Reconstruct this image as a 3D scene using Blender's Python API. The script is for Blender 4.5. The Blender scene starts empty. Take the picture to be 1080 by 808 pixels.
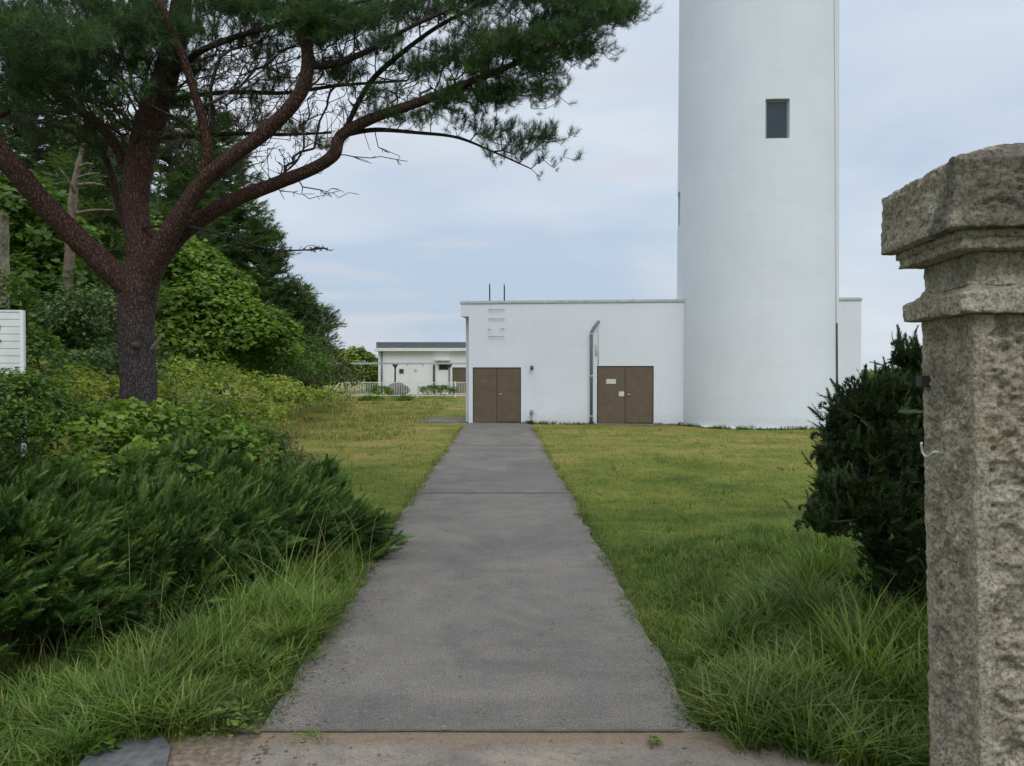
import bpy, bmesh, math, random
import numpy as np
from mathutils import Vector, noise as mnoise
rng = np.random.default_rng(7); random.seed(7)
R = math.radians
scn = bpy.context.scene; C = scn.collection
FPX = 850.0; EYE = 1.75; PITCH = math.atan(13/850)
cp, sp = math.cos(PITCH), math.sin(PITCH)

# ------------------------------------------------------------------ placing helpers
def W(px, py, d):
    u = (px-540)/FPX; v = -(py-404)/FPX
    return np.array([u*d, d*(cp+v*sp), EYE+d*(-sp+v*cp)])
def G(px, py, z=0.0):
    a = W(px, py, 1.0)-np.array([0, 0, EYE]); t = (z-EYE)/a[2]
    return np.array([a[0]*t, a[1]*t, z])
def GX(px, d, z=0.0): return np.array([(px-540)/FPX*d, d, z])

def vnoise(P, scale=1.0, seed=0):
    P = np.asarray(P, float)*scale+seed*17.31+1000
    i = np.floor(P).astype(np.int64); f = P-i; f = f*f*(3-2*f)
    out = np.zeros(len(P))
    for dx in (0, 1):
        for dy in (0, 1):
            for dz in (0, 1):
                h = ((i[:, 0]+dx)*73856093) ^ ((i[:, 1]+dy)*19349663) ^ ((i[:, 2]+dz)*83492791)
                h = (h*2654435761) & 0xffffffff; h ^= h >> 15; h = (h*2246822519) & 0xffffffff; h ^= h >> 13
                w = (f[:, 0] if dx else 1-f[:, 0])*(f[:, 1] if dy else 1-f[:, 1])*(f[:, 2] if dz else 1-f[:, 2])
                out += w*(h/4294967295.0)
    return out
def fbm(P, scale, seed=0, o=3):
    s = 0; a = 1; t = 0
    for k in range(o):
        s = s+a*vnoise(P, scale*2**k, seed+k); t += a; a *= .5
    return s/t
def nrm(v): return v/np.maximum(np.linalg.norm(v, axis=-1, keepdims=True), 1e-9)

# ------------------------------------------------------------------ object helpers
def props(o, label=None, cat=None, group=None, kind=None):
    if label: o['label'] = label
    if cat: o['category'] = cat
    if group: o['group'] = group
    if kind: o['kind'] = kind
    return o
def link(name, me, m=None, parent=None):
    o = bpy.data.objects.new(name, me); C.objects.link(o)
    if m: me.materials.append(m)
    if parent: o.parent = parent
    return o
def empty(name, loc, label, cat, group=None, rz=0):
    o = bpy.data.objects.new(name, None); C.objects.link(o)
    o.location = loc; o.rotation_euler = (0, 0, rz); o.empty_display_size = .2
    return props(o, label, cat, group)
def npmesh(name, V, F, m, parent=None, attr=None, smooth=False):
    """V (n,3) world coordinates, F (k,3) or (k,4) or list of such arrays"""
    Fs = F if isinstance(F, list) else [F]
    me = bpy.data.meshes.new(name)
    me.vertices.add(len(V))
    off = np.zeros(3)
    if parent is not None:
        V = V-np.array(parent.location)
        a = -parent.rotation_euler.z
        if a: V = np.stack([V[:, 0]*math.cos(a)-V[:, 1]*math.sin(a), V[:, 0]*math.sin(a)+V[:, 1]*math.cos(a), V[:, 2]], 1)
    me.vertices.foreach_set('co', np.ascontiguousarray(V, np.float32).ravel())
    idx = np.concatenate([f.ravel() for f in Fs]).astype(np.int32)
    tot = np.concatenate([np.full(len(f), f.shape[1]) for f in Fs]).astype(np.int32)
    st = np.concatenate([[0], np.cumsum(tot)[:-1]]).astype(np.int32)
    me.loops.add(len(idx)); me.loops.foreach_set('vertex_index', idx)
    me.polygons.add(len(tot)); me.polygons.foreach_set('loop_start', st)
    try: me.polygons.foreach_set('loop_total', tot)
    except Exception: pass
    me.update(calc_edges=True)
    if attr is not None:
        at = me.attributes.new('rnd', 'FLOAT', 'POINT'); at.data.foreach_set('value', np.ascontiguousarray(attr, np.float32))
    me.polygons.foreach_set('use_smooth', np.full(len(tot), smooth))
    return link(name, me, m, parent)

# local-space boxes for built things
class MB:
    def __init__(s): s.bm = bmesh.new()
    def box(s, x0, x1, y0, y1, z0, z1):
        vs = [s.bm.verts.new(p) for p in ((x0,y0,z0),(x1,y0,z0),(x1,y1,z0),(x0,y1,z0),(x0,y0,z1),(x1,y0,z1),(x1,y1,z1),(x0,y1,z1))]
        for f in ((0,3,2,1),(4,5,6,7),(0,1,5,4),(1,2,6,5),(2,3,7,6),(3,0,4,7)): s.bm.faces.new([vs[i] for i in f])
        return s
    def tube(s, pts, r, n=10, caps=True):
        pts = [Vector(p) for p in pts]; rings = []
        rr = r if isinstance(r, (list, tuple)) else [r]*len(pts)
        prev = None
        for i, p in enumerate(pts):
            t = (pts[min(i+1, len(pts)-1)]-pts[max(i-1, 0)]).normalized()
            a = prev if prev is not None else (Vector((0,0,1)) if abs(t.z) < .9 else Vector((1,0,0)))
            u = (a-t*a.dot(t)).normalized(); prev = u; w = t.cross(u)
            rings.append([s.bm.verts.new(p+(u*math.cos(k*2*math.pi/n)+w*math.sin(k*2*math.pi/n))*rr[i]) for k in range(n)])
        for a, b in zip(rings, rings[1:]):
            for k in range(n):
                f = s.bm.faces.new((a[k], a[(k+1) % n], b[(k+1) % n], b[k])); f.smooth = True
        if caps: s.bm.faces.new(rings[0][::-1]); s.bm.faces.new(rings[-1])
        return s
    def build(s, name, m, parent=None, bevel=0):
        if bevel: bmesh.ops.bevel(s.bm, geom=[e for e in s.bm.edges], offset=bevel, segments=2, affect='EDGES')
        bmesh.ops.recalc_face_normals(s.bm, faces=s.bm.faces)
        me = bpy.data.meshes.new(name); s.bm.to_mesh(me); s.bm.free()
        return link(name, me, m, parent)

# ------------------------------------------------------------------ materials
def mat(name):
    m = bpy.data.materials.new(name); m.use_nodes = True
    nt = m.node_tree; nt.nodes.clear()
    out = nt.nodes.new('ShaderNodeOutputMaterial'); b = nt.nodes.new('ShaderNodeBsdfPrincipled')
    nt.links.new(b.outputs[0], out.inputs[0])
    return m, nt, b, out
def N(nt, t, **k):
    n = nt.nodes.new(t)
    for a, v in k.items():
        if a.startswith('i_'): n.inputs[a[2:].replace('_', ' ')].default_value = v
        else: setattr(n, a, v)
    return n
def noise_n(nt, vec, scale, detail=4, rough=.55, dist=0):
    n = N(nt, 'ShaderNodeTexNoise'); n.inputs['Scale'].default_value = scale; n.inputs['Detail'].default_value = detail
    n.inputs['Roughness'].default_value = rough; n.inputs['Distortion'].default_value = dist
    nt.links.new(vec, n.inputs['Vector']); return n.outputs['Fac']
def ramp(nt, fac, stops, interp='LINEAR'):
    r = N(nt, 'ShaderNodeValToRGB'); r.color_ramp.interpolation = interp
    e = r.color_ramp.elements
    while len(e) < len(stops): e.new(.5)
    for el, (p, c) in zip(e, stops):
        el.position = p; el.color = (*c, 1) if len(c) == 3 else c
    nt.links.new(fac, r.inputs[0]); return r.outputs[0]
def mixc(nt, f, a, b, blend='MIX'):
    n = N(nt, 'ShaderNodeMix'); n.data_type = 'RGBA'; n.blend_type = blend
    for s, v in ((n.inputs[0], f), (n.inputs[6], a), (n.inputs[7], b)):
        if hasattr(v, 'is_output'): nt.links.new(v, s)
        elif isinstance(v, (int, float)): s.default_value = v
        else: s.default_value = (*v, 1)
    return n.outputs[2]
def bump(nt, b, h, strength, dist=.02):
    n = N(nt, 'ShaderNodeBump'); n.inputs['Strength'].default_value = strength; n.inputs['Distance'].default_value = dist
    nt.links.new(h, n.inputs['Height']); nt.links.new(n.outputs[0], b.inputs['Normal'])
def pos(nt): return N(nt, 'ShaderNodeNewGeometry').outputs['Position']
def objc(nt, scale=None):
    o = N(nt, 'ShaderNodeTexCoord').outputs['Object']
    if scale:
        mp = N(nt, 'ShaderNodeMapping'); mp.inputs['Scale'].default_value = scale; nt.links.new(o, mp.inputs[0]); return mp.outputs[0]
    return o
def simple(name, col, rough=.6, metal=0, var=.15, scale=8, bmp=0):
    m, nt, b, o = mat(name); v = objc(nt)
    n = noise_n(nt, v, scale, 5)
    c = ramp(nt, n, [(.3, [x*(1-var) for x in col]), (.7, [min(1, x*(1+var)) for x in col])])
    nt.links.new(c, b.inputs['Base Color']); b.inputs['Roughness'].default_value = rough; b.inputs['Metallic'].default_value = metal
    if bmp: bump(nt, b, n, bmp)
    return m
def leafmat(name, cols, trans=.3, rough=.55, patch=0.0, pcol=None, pscale=.4):
    m, nt, b, out = mat(name)
    at = N(nt, 'ShaderNodeAttribute'); at.attribute_name = 'rnd'
    k = len(cols)
    c = ramp(nt, at.outputs['Fac'], [(i/(k-1), cols[i]) for i in range(k)])
    p = pos(nt)
    if pcol:
        f = ramp(nt, noise_n(nt, p, pscale, 3), [(.45, (0,0,0)), (.62, (patch,)*3)])
        c = mixc(nt, f, c, pcol)
    n2 = ramp(nt, noise_n(nt, p, 2.3, 3), [(.3, (.72,.72,.72)), (.7, (1.25,1.25,1.25))])
    c = mixc(nt, 1.0, c, n2, 'MULTIPLY')
    nt.links.new(c, b.inputs['Base Color']); b.inputs['Roughness'].default_value = rough
    b.inputs['Specular IOR Level'].default_value = .3
    if trans:
        t = N(nt, 'ShaderNodeBsdfTranslucent'); tc = mixc(nt, 1.0, c, (1.15, 1.25, .6), 'MULTIPLY'); nt.links.new(tc, t.inputs[0])
        mx = N(nt, 'ShaderNodeMixShader'); mx.inputs[0].default_value = trans
        nt.links.new(b.outputs[0], mx.inputs[1]); nt.links.new(t.outputs[0], mx.inputs[2]); nt.links.new(mx.outputs[0], out.inputs[0])
    return m

# white painted render / plaster
def wallmat(name, base=(.70,.72,.74), streak=.12, warm=(.64,.65,.66)):
    m, nt, b, o = mat(name); v = objc(nt)
    big = noise_n(nt, v, .55, 4, .6)
    mp = objc(nt, (3.5, 3.5, .35)); st = noise_n(nt, mp, 1.0, 6, .65)
    hz = objc(nt, (.5, .5, 5.5)); hn = noise_n(nt, hz, 1.0, 5, .6)
    c = ramp(nt, big, [(.3, [x*.93 for x in base]), (.7, base)])
    f = ramp(nt, st, [(.52, (0,0,0)), (.75, (streak*2,)*3)])
    c = mixc(nt, f, c, warm)
    f2 = ramp(nt, hn, [(.5, (0,0,0)), (.7, (.22,)*3)])
    c = mixc(nt, f2, c, [x*.86 for x in base])
    # grime splashed up from the ground
    sx = N(nt, 'ShaderNodeSeparateXYZ'); nt.links.new(pos(nt), sx.inputs[0])
    gm = N(nt, 'ShaderNodeMath', operation='MULTIPLY_ADD'); nt.links.new(noise_n(nt, v, 6, 5), gm.inputs[0]); gm.inputs[1].default_value = -.55
    nt.links.new(sx.outputs[2], gm.inputs[2])
    g = ramp(nt, gm.outputs[0], [(0, (.16,)*3), (.10, (0,0,0))])
    c = mixc(nt, g, c, (.42,.43,.38))
    nt.links.new(c, b.inputs['Base Color']); b.inputs['Roughness'].default_value = .75
    bn = N(nt, 'ShaderNodeMath', operation='ADD'); nt.links.new(noise_n(nt, v, 55, 4), bn.inputs[0]); nt.links.new(hn, bn.inputs[1])
    bump(nt, b, bn.outputs[0], .35, .012)
    return m
M = {}
M['wall'] = wallmat('white_painted_render', (.755,.785,.855))
M['tower'] = wallmat('white_painted_tower', (.765,.80,.865), .10)
M['annex'] = wallmat('annex_white_paint', (.84,.85,.87), .14)
M['coping'] = simple('grey_coping', (.42,.46,.48), .7, 0, .2, 6)
M['door'] = simple('brown_door_paint', (.128,.094,.060), .5, 0, .14, 4, .05)
M['door_edge'] = simple('dark_door_edge', (.045,.04,.036), .6)
M['pipe'] = simple('galvanised_pipe', (.19,.20,.22), .5, .2, .2, 20)
M['pale_pipe'] = simple('painted_conduit', (.62,.62,.60), .6)
M['rust'] = simple('rusty_steel', (.13,.075,.06), .8, .2, .35, 30, .3)
M['steel'] = simple('bare_steel', (.30,.29,.28), .45, .7, .25, 30)
M['darksteel'] = simple('dark_steel', (.06,.065,.07), .5, .4)
M['hookmetal'] = simple('bright_hook_metal', (.75,.75,.72), .35, .6, .1, 20)
M['sticker'] = simple('pale_plate', (.62,.60,.55), .5)
M['glass'] = simple('dark_window_glass', (.03,.045,.055), .12, 0, .1, 3)
M['frame'] = simple('grey_window_frame', (.22,.25,.27), .5)
M['roof'] = simple('slate_roof_band', (.115,.14,.165), .7, 0, .12, 3)
M['white_metal'] = simple('white_fence_paint', (.74,.76,.74), .5, 0, .12, 5)
M['bigrock'] = simple('dark_boulder', (.10,.10,.105), .9, 0, .4, 6, .5)
M['blue'] = simple('blue_sign_print', (.10,.32,.62), .5)
M['black'] = simple('black_sign_print', (.02,.02,.02), .5)

# asphalt path
m, nt, b, o = mat('weathered_asphalt'); p = pos(nt)
fine = noise_n(nt, p, 130, 3, .7); vor = N(nt, 'ShaderNodeTexVoronoi'); vor.inputs['Scale'].default_value = 90; nt.links.new(p, vor.inputs['Vector'])
c = ramp(nt, noise_n(nt, p, 1.1, 9, .72), [(.30, (.108,.104,.099)), (.5, (.160,.152,.140)), (.72, (.215,.200,.176))])
c = mixc(nt, ramp(nt, noise_n(nt, p, 3.2, 5, .7), [(.42, (0,0,0)), (.7, (.55,)*3)]), c, (.21,.185,.155))
c = mixc(nt, ramp(nt, noise_n(nt, p, .55, 7, .7, .8), [(.47, (0,0,0)), (.60, (.55,)*3)]), c, (.095,.091,.087))
sp_ = ramp(nt, fine, [(.33, (.42,.42,.43)), (.5, (.95,.95,.95)), (.66, (1.75,1.7,1.62))])
c = mixc(nt, 1.0, c, sp_, 'MULTIPLY')
peb = ramp(nt, vor.outputs['Color'], [(.90, (0,0,0)), (.93, (.7,)*3)])
c = mixc(nt, peb, c, (.26,.25,.235))
crk = noise_n(nt, p, 1.7, 8, .75, .6)
nt.links.new(c, b.inputs['Base Color']); b.inputs['Roughness'].default_value = .9
ad = N(nt, 'ShaderNodeMath', operation='ADD'); nt.links.new(fine, ad.inputs[0]); nt.links.new(vor.outputs['Distance'], ad.inputs[1])
bump(nt, b, ad.outputs[0], .7, .006)
M['asphalt'] = m
# concrete / earth threshold
m, nt, b, o = mat('dirty_concrete'); p = pos(nt)
sx = N(nt, 'ShaderNodeSeparateXYZ'); nt.links.new(p, sx.inputs[0])
c = ramp(nt, noise_n(nt, p, 2.2, 6, .65), [(.3, (.15,.14,.125)), (.5, (.22,.195,.165)), (.72, (.31,.265,.21))])
f = N(nt, 'ShaderNodeMath', operation='MULTIPLY_ADD'); nt.links.new(noise_n(nt, p, 5, 5), f.inputs[0]); f.inputs[1].default_value = .22; nt.links.new(sx.outputs[1], f.inputs[2])
mrd = N(nt, 'ShaderNodeMapRange'); mrd.inputs[1].default_value = 3.74; mrd.inputs[2].default_value = 3.86; nt.links.new(f.outputs[0], mrd.inputs[0])
c = mixc(nt, mrd.outputs[0], c, (.205,.155,.110))
c = mixc(nt, ramp(nt, noise_n(nt, p, 14, 6, .7), [(.5, (0,0,0)), (.66, (.6,)*3)]), c, (.13,.09,.065))
c = mixc(nt, 1.0, c, ramp(nt, noise_n(nt, p, 120, 3, .7), [(.3, (.65,)*3), (.7, (1.35,)*3)]), 'MULTIPLY')
nt.links.new(c, b.inputs['Base Color']); b.inputs['Roughness'].default_value = .95
bump(nt, b, noise_n(nt, p, 40, 6, .7), .6, .01); M['concrete'] = m
M['slab'] = simple('blue_grey_slab', (.12,.125,.13), .9, 0, .35, 18, .5)
M['joint'] = simple('joint_dirt', (.105,.085,.065), .95, 0, .4, 20, .5)
M['deadgrass'] = leafmat('dead_grass', [(.16,.10,.06), (.26,.18,.10), (.12,.10,.05)], .15)

# ground / lawn colour shared by ground sheet and blades
def lawncol(nt):
    p = pos(nt); sx = N(nt, 'ShaderNodeSeparateXYZ'); nt.links.new(p, sx.inputs[0])
    mr = N(nt, 'ShaderNodeMapRange'); mr.interpolation_type = 'SMOOTHSTEP'
    for k, v in ((1, 6), (2, 19), (3, -.13), (4, .10)): mr.inputs[k].default_value = v
    nt.links.new(sx.outputs[1], mr.inputs[0])
    a = N(nt, 'ShaderNodeMath', operation='ADD'); nt.links.new(noise_n(nt, p, .5, 6, .70), a.inputs[0]); nt.links.new(mr.outputs[0], a.inputs[1])
    c = ramp(nt, a.outputs[0], [(.26, (.062,.102,.022)), (.42, (.135,.185,.038)), (.55, (.205,.240,.056)), (.66, (.29,.275,.090)), (.77, (.39,.32,.16))])
    return c, p
m, nt, b, o = mat('lawn_soil'); c, p = lawncol(nt)
c = mixc(nt, 1.0, c, ramp(nt, noise_n(nt, p, 9, 6, .7), [(.3, (.6,.58,.5)), (.7, (1.1,1.05,.9))]), 'MULTIPLY')
nt.links.new(c, b.inputs['Base Color']); b.inputs['Roughness'].default_value = .95; b.inputs['Specular IOR Level'].default_value = .1
bump(nt, b, noise_n(nt, p, 25, 6, .7), 1.0, .03); M['ground'] = m
m, nt, b, out = mat('lawn_blades'); c, p = lawncol(nt)
at = N(nt, 'ShaderNodeAttribute'); at.attribute_name = 'rnd'
c = mixc(nt, 1.0, c, ramp(nt, at.outputs['Fac'], [(0, (.6,.7,.55)), (.5, (1,1,1)), (.85, (1.35,1.25,1.1)), (1, (2.0,1.6,1.5))]), 'MULTIPLY')
nt.links.new(c, b.inputs['Base Color']); b.inputs['Roughness'].default_value = .6; b.inputs['Specular IOR Level'].default_value = .25
t = N(nt, 'ShaderNodeBsdfTranslucent'); nt.links.new(c, t.inputs[0]); mx = N(nt, 'ShaderNodeMixShader'); mx.inputs[0].default_value = .3
nt.links.new(b.outputs[0], mx.inputs[1]); nt.links.new(t.outputs[0], mx.inputs[2]); nt.links.new(mx.outputs[0], out.inputs[0]); M['blades'] = m
M['tall_light'] = leafmat('tall_grass_light', [(.050,.105,.022), (.115,.200,.038), (.205,.290,.058), (.33,.32,.13)], .35)
M['tall_dark'] = leafmat('tall_grass_dark', [(.040,.080,.014), (.090,.155,.026), (.160,.235,.042), (.27,.26,.10)], .35)
M['juniper'] = leafmat('juniper_sprays', [(.018,.042,.011), (.043,.092,.021), (.080,.152,.031), (.150,.218,.050)], .12)
M['yew'] = leafmat('dark_juniper', [(.018,.030,.010), (.038,.062,.020), (.070,.105,.034)], .08)
M['pineneedle'] = leafmat('pine_needles', [(0.02582,0.06075,0.02236), (0.04425,0.0945,0.02795), (0.07374,0.135,0.03353), (0.1106,0.1602,0.03912)], .2)
M['conifer'] = leafmat('conifer_foliage', [(0.04129,0.0925,0.03662), (0.0757,0.1414,0.04708), (0.1446,0.2176,0.06278), (0.2236,0.2857,0.07846)], .12)
M['conifer_l'] = leafmat('conifer_foliage_mid', [(0.03775,0.078,0.02641), (0.07722,0.1326,0.03961), (0.1288,0.195,0.05282)], .2)
M['leaf'] = leafmat('broad_leaves', [(.028,.066,.014), (.060,.120,.020), (.105,.190,.030), (.165,.250,.045)], .35)
M['vine'] = leafmat('vine_leaves', [(.045,.095,.016), (.085,.155,.026), (.135,.215,.034), (.22,.27,.055)], .35)
M['vine_bright'] = leafmat('bright_leaves', [(.070,.135,.020), (.125,.215,.032), (.195,.295,.046), (.29,.36,.08)], .4)
M['weed'] = leafmat('yellow_green_scrub', [(0.09239,0.1531,0.02668), (0.1896,0.259,0.03811), (0.316,0.3716,0.05336), (0.4862,0.4502,0.0724)], .35)
M['brownweed'] = leafmat('dry_scrub', [(0.04875,0.07313,0.02243), (0.08937,0.1056,0.03737), (0.1381,0.1381,0.0598)], .2)
M['hedge'] = leafmat('far_hedge', [(0.09639,0.1632,0.03108), (0.1928,0.2754,0.04489), (0.3106,0.3774,0.06561)], .3)

# barks
def bark(name, low, high, zlo, zhi):
    m, nt, b, o = mat(name); p = pos(nt); sx = N(nt, 'ShaderNodeSeparateXYZ'); nt.links.new(p, sx.inputs[0])
    mp = N(nt, 'ShaderNodeMapping'); mp.inputs['Scale'].default_value = (22, 22, 6.5); nt.links.new(p, mp.inputs[0])
    v = N(nt, 'ShaderNodeTexVoronoi'); v.feature = 'DISTANCE_TO_EDGE'; v.inputs['Scale'].default_value = 1.6
    dn = N(nt, 'ShaderNodeTexNoise'); dn.inputs['Scale'].default_value = 9; nt.links.new(p, dn.inputs['Vector'])
    va = N(nt, 'ShaderNodeVectorMath', operation='MULTIPLY_ADD'); nt.links.new(dn.outputs['Color'], va.inputs[0]); va.inputs[1].default_value = (2.2,2.2,1.2); nt.links.new(mp.outputs[0], va.inputs[2])
    nt.links.new(va.outputs[0], v.inputs['Vector'])
    mr = N(nt, 'ShaderNodeMapRange'); mr.interpolation_type = 'SMOOTHSTEP'; mr.inputs[1].default_value = zlo; mr.inputs[2].default_value = zhi
    az = N(nt, 'ShaderNodeMath', operation='ADD'); nn = noise_n(nt, p, 4, 3); nt.links.new(nn, az.inputs[0]); nt.links.new(sx.outputs[2], az.inputs[1]); nt.links.new(az.outputs[0], mr.inputs[0])
    c = mixc(nt, mr.outputs[0], low, high)
    c = mixc(nt, 1.0, c, ramp(nt, v.outputs['Distance'], [(.0, (.42,.40,.39)), (.14, (.95,.95,.95)), (.4, (1.25,1.22,1.22))]), 'MULTIPLY')
    c = mixc(nt, 1.0, c, ramp(nt, noise_n(nt, p, 22, 5, .7), [(.3, (.6,)*3), (.7, (1.35,)*3)]), 'MULTIPLY')
    nt.links.new(c, b.inputs['Base Color']); b.inputs['Roughness'].default_value = .9; b.inputs['Specular IOR Level'].default_value = .2
    mn = N(nt, 'ShaderNodeMath', operation='MINIMUM'); mn.inputs[1].default_value = .2; nt.links.new(v.outputs['Distance'], mn.inputs[0])
    bump(nt, b, mn.outputs[0], 1.0, .045)
    return m
M['pinebark'] = bark('pine_bark', (.078,.068,.066), (.098,.054,.042), 2.3, 3.6)
M['bark_dark'] = bark('pine_upper_bark', (.058,.044,.038), (.052,.040,.035), 2.5, 3.7)
M['twig'] = simple('pine_twig', (.060,.045,.038), .9, 0, .3, 6)
M['bark2'] = simple('background_bark', (.07,.055,.05), .9, 0, .3, 6)
M['deadwood'] = simple('pale_dead_wood', (.20,.155,.12), .9, 0, .45, 14, .6)
M['stem'] = simple('shrub_stem', (.06,.05,.035), .9, 0, .3, 6)

# weathered gate stone
def stonemat(name, dark=1.0):
    m, nt, b, o = mat(name); v = objc(nt)
    c = ramp(nt, noise_n(nt, v, 5, 8, .68), [(.28, (.27,.24,.18)), (.45, (.43,.385,.29)), (.6, (.57,.515,.39)), (.75, (.70,.65,.52))])
    c = mixc(nt, ramp(nt, noise_n(nt, v, 3.1, 5, .6), [(.56, (0,0,0)), (.70, (.55,)*3)]), c, (.33,.22,.13))
    c = mixc(nt, ramp(nt, noise_n(nt, v, 11, 7, .75, .4), [(.56, (0,0,0)), (.68, (.6,)*3)]), c, (.16,.15,.125))
    c = mixc(nt, ramp(nt, noise_n(nt, v, 17, 5, .6, .3), [(.60, (0,0,0)), (.68, (.6,)*3)]), c, (.50,.50,.45))
    at = N(nt, 'ShaderNodeAttribute'); at.attribute_name = 'rnd'      # lichen crust on the cap faces
    c = mixc(nt, ramp(nt, at.outputs['Fac'], [(.35, (0,0,0)), (.75, (.6,)*3)]), c, (.085,.082,.070))
    c = mixc(nt, 1.0, c, ramp(nt, noise_n(nt, v, 70, 4, .8), [(.36, (.36,.35,.33)), (.5, (.95,)*3), (.68, (1.4,)*3)]), 'MULTIPLY')
    nt.links.new(c, b.inputs['Base Color']); b.inputs['Roughness'].default_value = .95; b.inputs['Specular IOR Level'].default_value = .15
    h = N(nt, 'ShaderNodeMath', operation='MULTIPLY_ADD'); nt.links.new(noise_n(nt, v, 60, 7, .75), h.inputs[0]); h.inputs[1].default_value = .7
    nt.links.new(noise_n(nt, v, 16, 6, .7), h.inputs[2]); bump(nt, b, h.outputs[0], 1.0, .022)
    return m
M['stone'] = stonemat('weathered_gate_stone')

# ------------------------------------------------------------------ ground, path, pavements
def pathL(y): return np.interp(y, [3.8, 11.4, 25.3, 27], [-1.19, -1.36, -1.52, -1.53])
def pathR(y): return np.interp(y, [3.8, 11.4, 25.3, 27], [.90, .82, .60, .59])
def ground_z(x, y):
    x = np.asarray(x, float); y = np.asarray(y, float)
    s = np.clip((-x-4.5-np.clip(y-10, 0, 60)*.3)/10, 0, 1); s = s*s*(3-2*s); t = np.clip((y-6)/10, 0, 1)*np.clip((70-y)/25, 0, 1)
    P = np.stack([x, y, np.zeros_like(x)], -1).reshape(-1, 3)
    n = (fbm(P, .7, 3).reshape(x.shape)-.5)*.09
    dist = np.minimum(np.abs(x+.35), 6)
    k = np.clip((dist-1.3)/1.2, 0, 1)*np.clip((26-y)/3, 0, 1)*np.clip((y-3.5)/1, 0, 1)
    return s*t*1.1+n*k
xs = np.unique(np.concatenate([np.linspace(-2500, -60, 12), np.linspace(-60, -12, 40), np.linspace(-12, 14, 105), np.linspace(14, 60, 40), np.linspace(60, 2500, 12)]))
ys = np.unique(np.concatenate([np.linspace(-300, -4, 10), np.linspace(-4, 30, 137), np.linspace(30, 90, 50), np.linspace(90, 3000, 14)]))
gx, gy = np.meshgrid(xs, ys); gz = ground_z(gx, gy)
V = np.stack([gx.ravel(), gy.ravel(), gz.ravel()], 1); nx = len(xs); ny = len(ys)
i = (np.arange(ny-1)[:, None]*nx+np.arange(nx-1)[None]).ravel()
props(npmesh('ground', V, np.stack([i, i+1, i+nx+1, i+nx], 1), M['ground'], smooth=True), kind='structure')

def slab_strip(name, yy, xl, xr, ztop, m, thick=.05, kind='structure', nxs=2):
    n = len(yy); rows = []
    for z in (ztop, ztop-thick):
        rows.append(np.stack([xl, yy, np.full(n, z)], 1)); rows.append(np.stack([xr, yy, np.full(n, z)], 1))
    V = np.concatenate(rows); a = np.arange(n-1)
    tl, tr, bl, br = 0, n, 2*n, 3*n
    F = np.concatenate([np.stack([tl+a, tr+a, tr+a+1, tl+a+1], 1), np.stack([bl+a, tl+a, tl+a+1, bl+a+1], 1), np.stack([tr+a, br+a, br+a+1, tr+a+1], 1),
                        np.array([[tl, bl, br, tr], [tl+n-1, tr+n-1, br+n-1, bl+n-1]])])
    return props(npmesh(name, V, F, m), kind=kind)
def jit(yy, s, seed): return (fbm(np.stack([yy*0, yy, yy*0], 1), 2.2, seed, 4)-.5)*s
# three asphalt bays separated by joints
def bay(y0, y1):
    yy = np.linspace(y0, y1, max(8, int((y1-y0)*9)))
    return slab_strip('footpath', yy, pathL(yy)+jit(yy, .16, 5), pathR(yy)+jit(yy, .16, 9), .022, M['asphalt'])
bay(3.84, 11.33); bay(11.38, 18.6); bay(18.63, 26.6)
# dirt-filled joints
for yj, w in ((11.355, .06), (18.615, .035), (3.838, .022)):
    xx = np.linspace(-1.35, .82, 60); wv = w/2*(1+jit(xx, 1.2, int(yj)))
    V = np.concatenate([np.stack([xx, yj-wv, np.full(60, .0265)], 1), np.stack([xx, yj+wv, np.full(60, .0265)], 1)])
    a = np.arange(59); props(npmesh('footpath', V, np.stack([a, a+1, a+61, a+60], 1), M['joint']), kind='structure')
# threshold in front
yy = np.linspace(-1.5, 3.838, 60)
slab_strip('pavement', yy, np.full(60, -1.22)+jit(yy, .12, 2), np.full(60, 1.45)+jit(yy, .1, 4), .0195, M['concrete'])
def soil(name, x0, x1, yc, hw, z, m, n=260):
    xx = np.linspace(x0, x1, n); e1 = jit(xx*1.5, hw*2.2, 3)+jit(xx*9, hw*.5, 13); e2 = jit(xx*1.7, hw*1.0, 6)+jit(xx*9, hw*.2, 12); tp_ = np.clip(np.minimum(xx-x0, x1-xx)/.25, .03, 1)
    V = np.concatenate([np.stack([xx, yc-hw*tp_+e1*tp_, np.full(n, z)], 1), np.stack([xx, yc+hw*tp_+e2*.3*tp_, np.full(n, z)], 1)]); a = np.arange(n-1)
    props(npmesh(name, V, np.stack([a, a+1, a+n+1, a+n], 1), m), kind='structure')
M['soil'] = simple('brown_soil', (.185,.145,.105), .95, 0, .45, 26, .8)
soil('soil', -2.6, -1.0, 3.3, .75, .007, M['soil'])
# broken slab lying in the left foreground
bm = bmesh.new()
pts = [G(88, 808), G(96, 799), G(128, 786), G(172, 783), G(180, 795), G(176, 812), G(170, 840), G(60, 845)]
top = [bm.verts.new((p[0], p[1], .03)) for p in pts]; bm.faces.new(top)
bot = [bm.verts.new((p[0], p[1], -.03)) for p in pts]
for k in range(len(pts)): bm.faces.new((top[k], bot[k], bot[(k+1) % 8], top[(k+1) % 8]))
bmesh.ops.recalc_face_normals(bm, faces=bm.faces)
me = bpy.data.meshes.new('paving_slab'); bm.to_mesh(me); bm.free()
props(link('paving_slab', me, M['slab']), 'blue-grey broken paving slab lying in the grass at the left foot of the path', 'paving slab')
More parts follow.
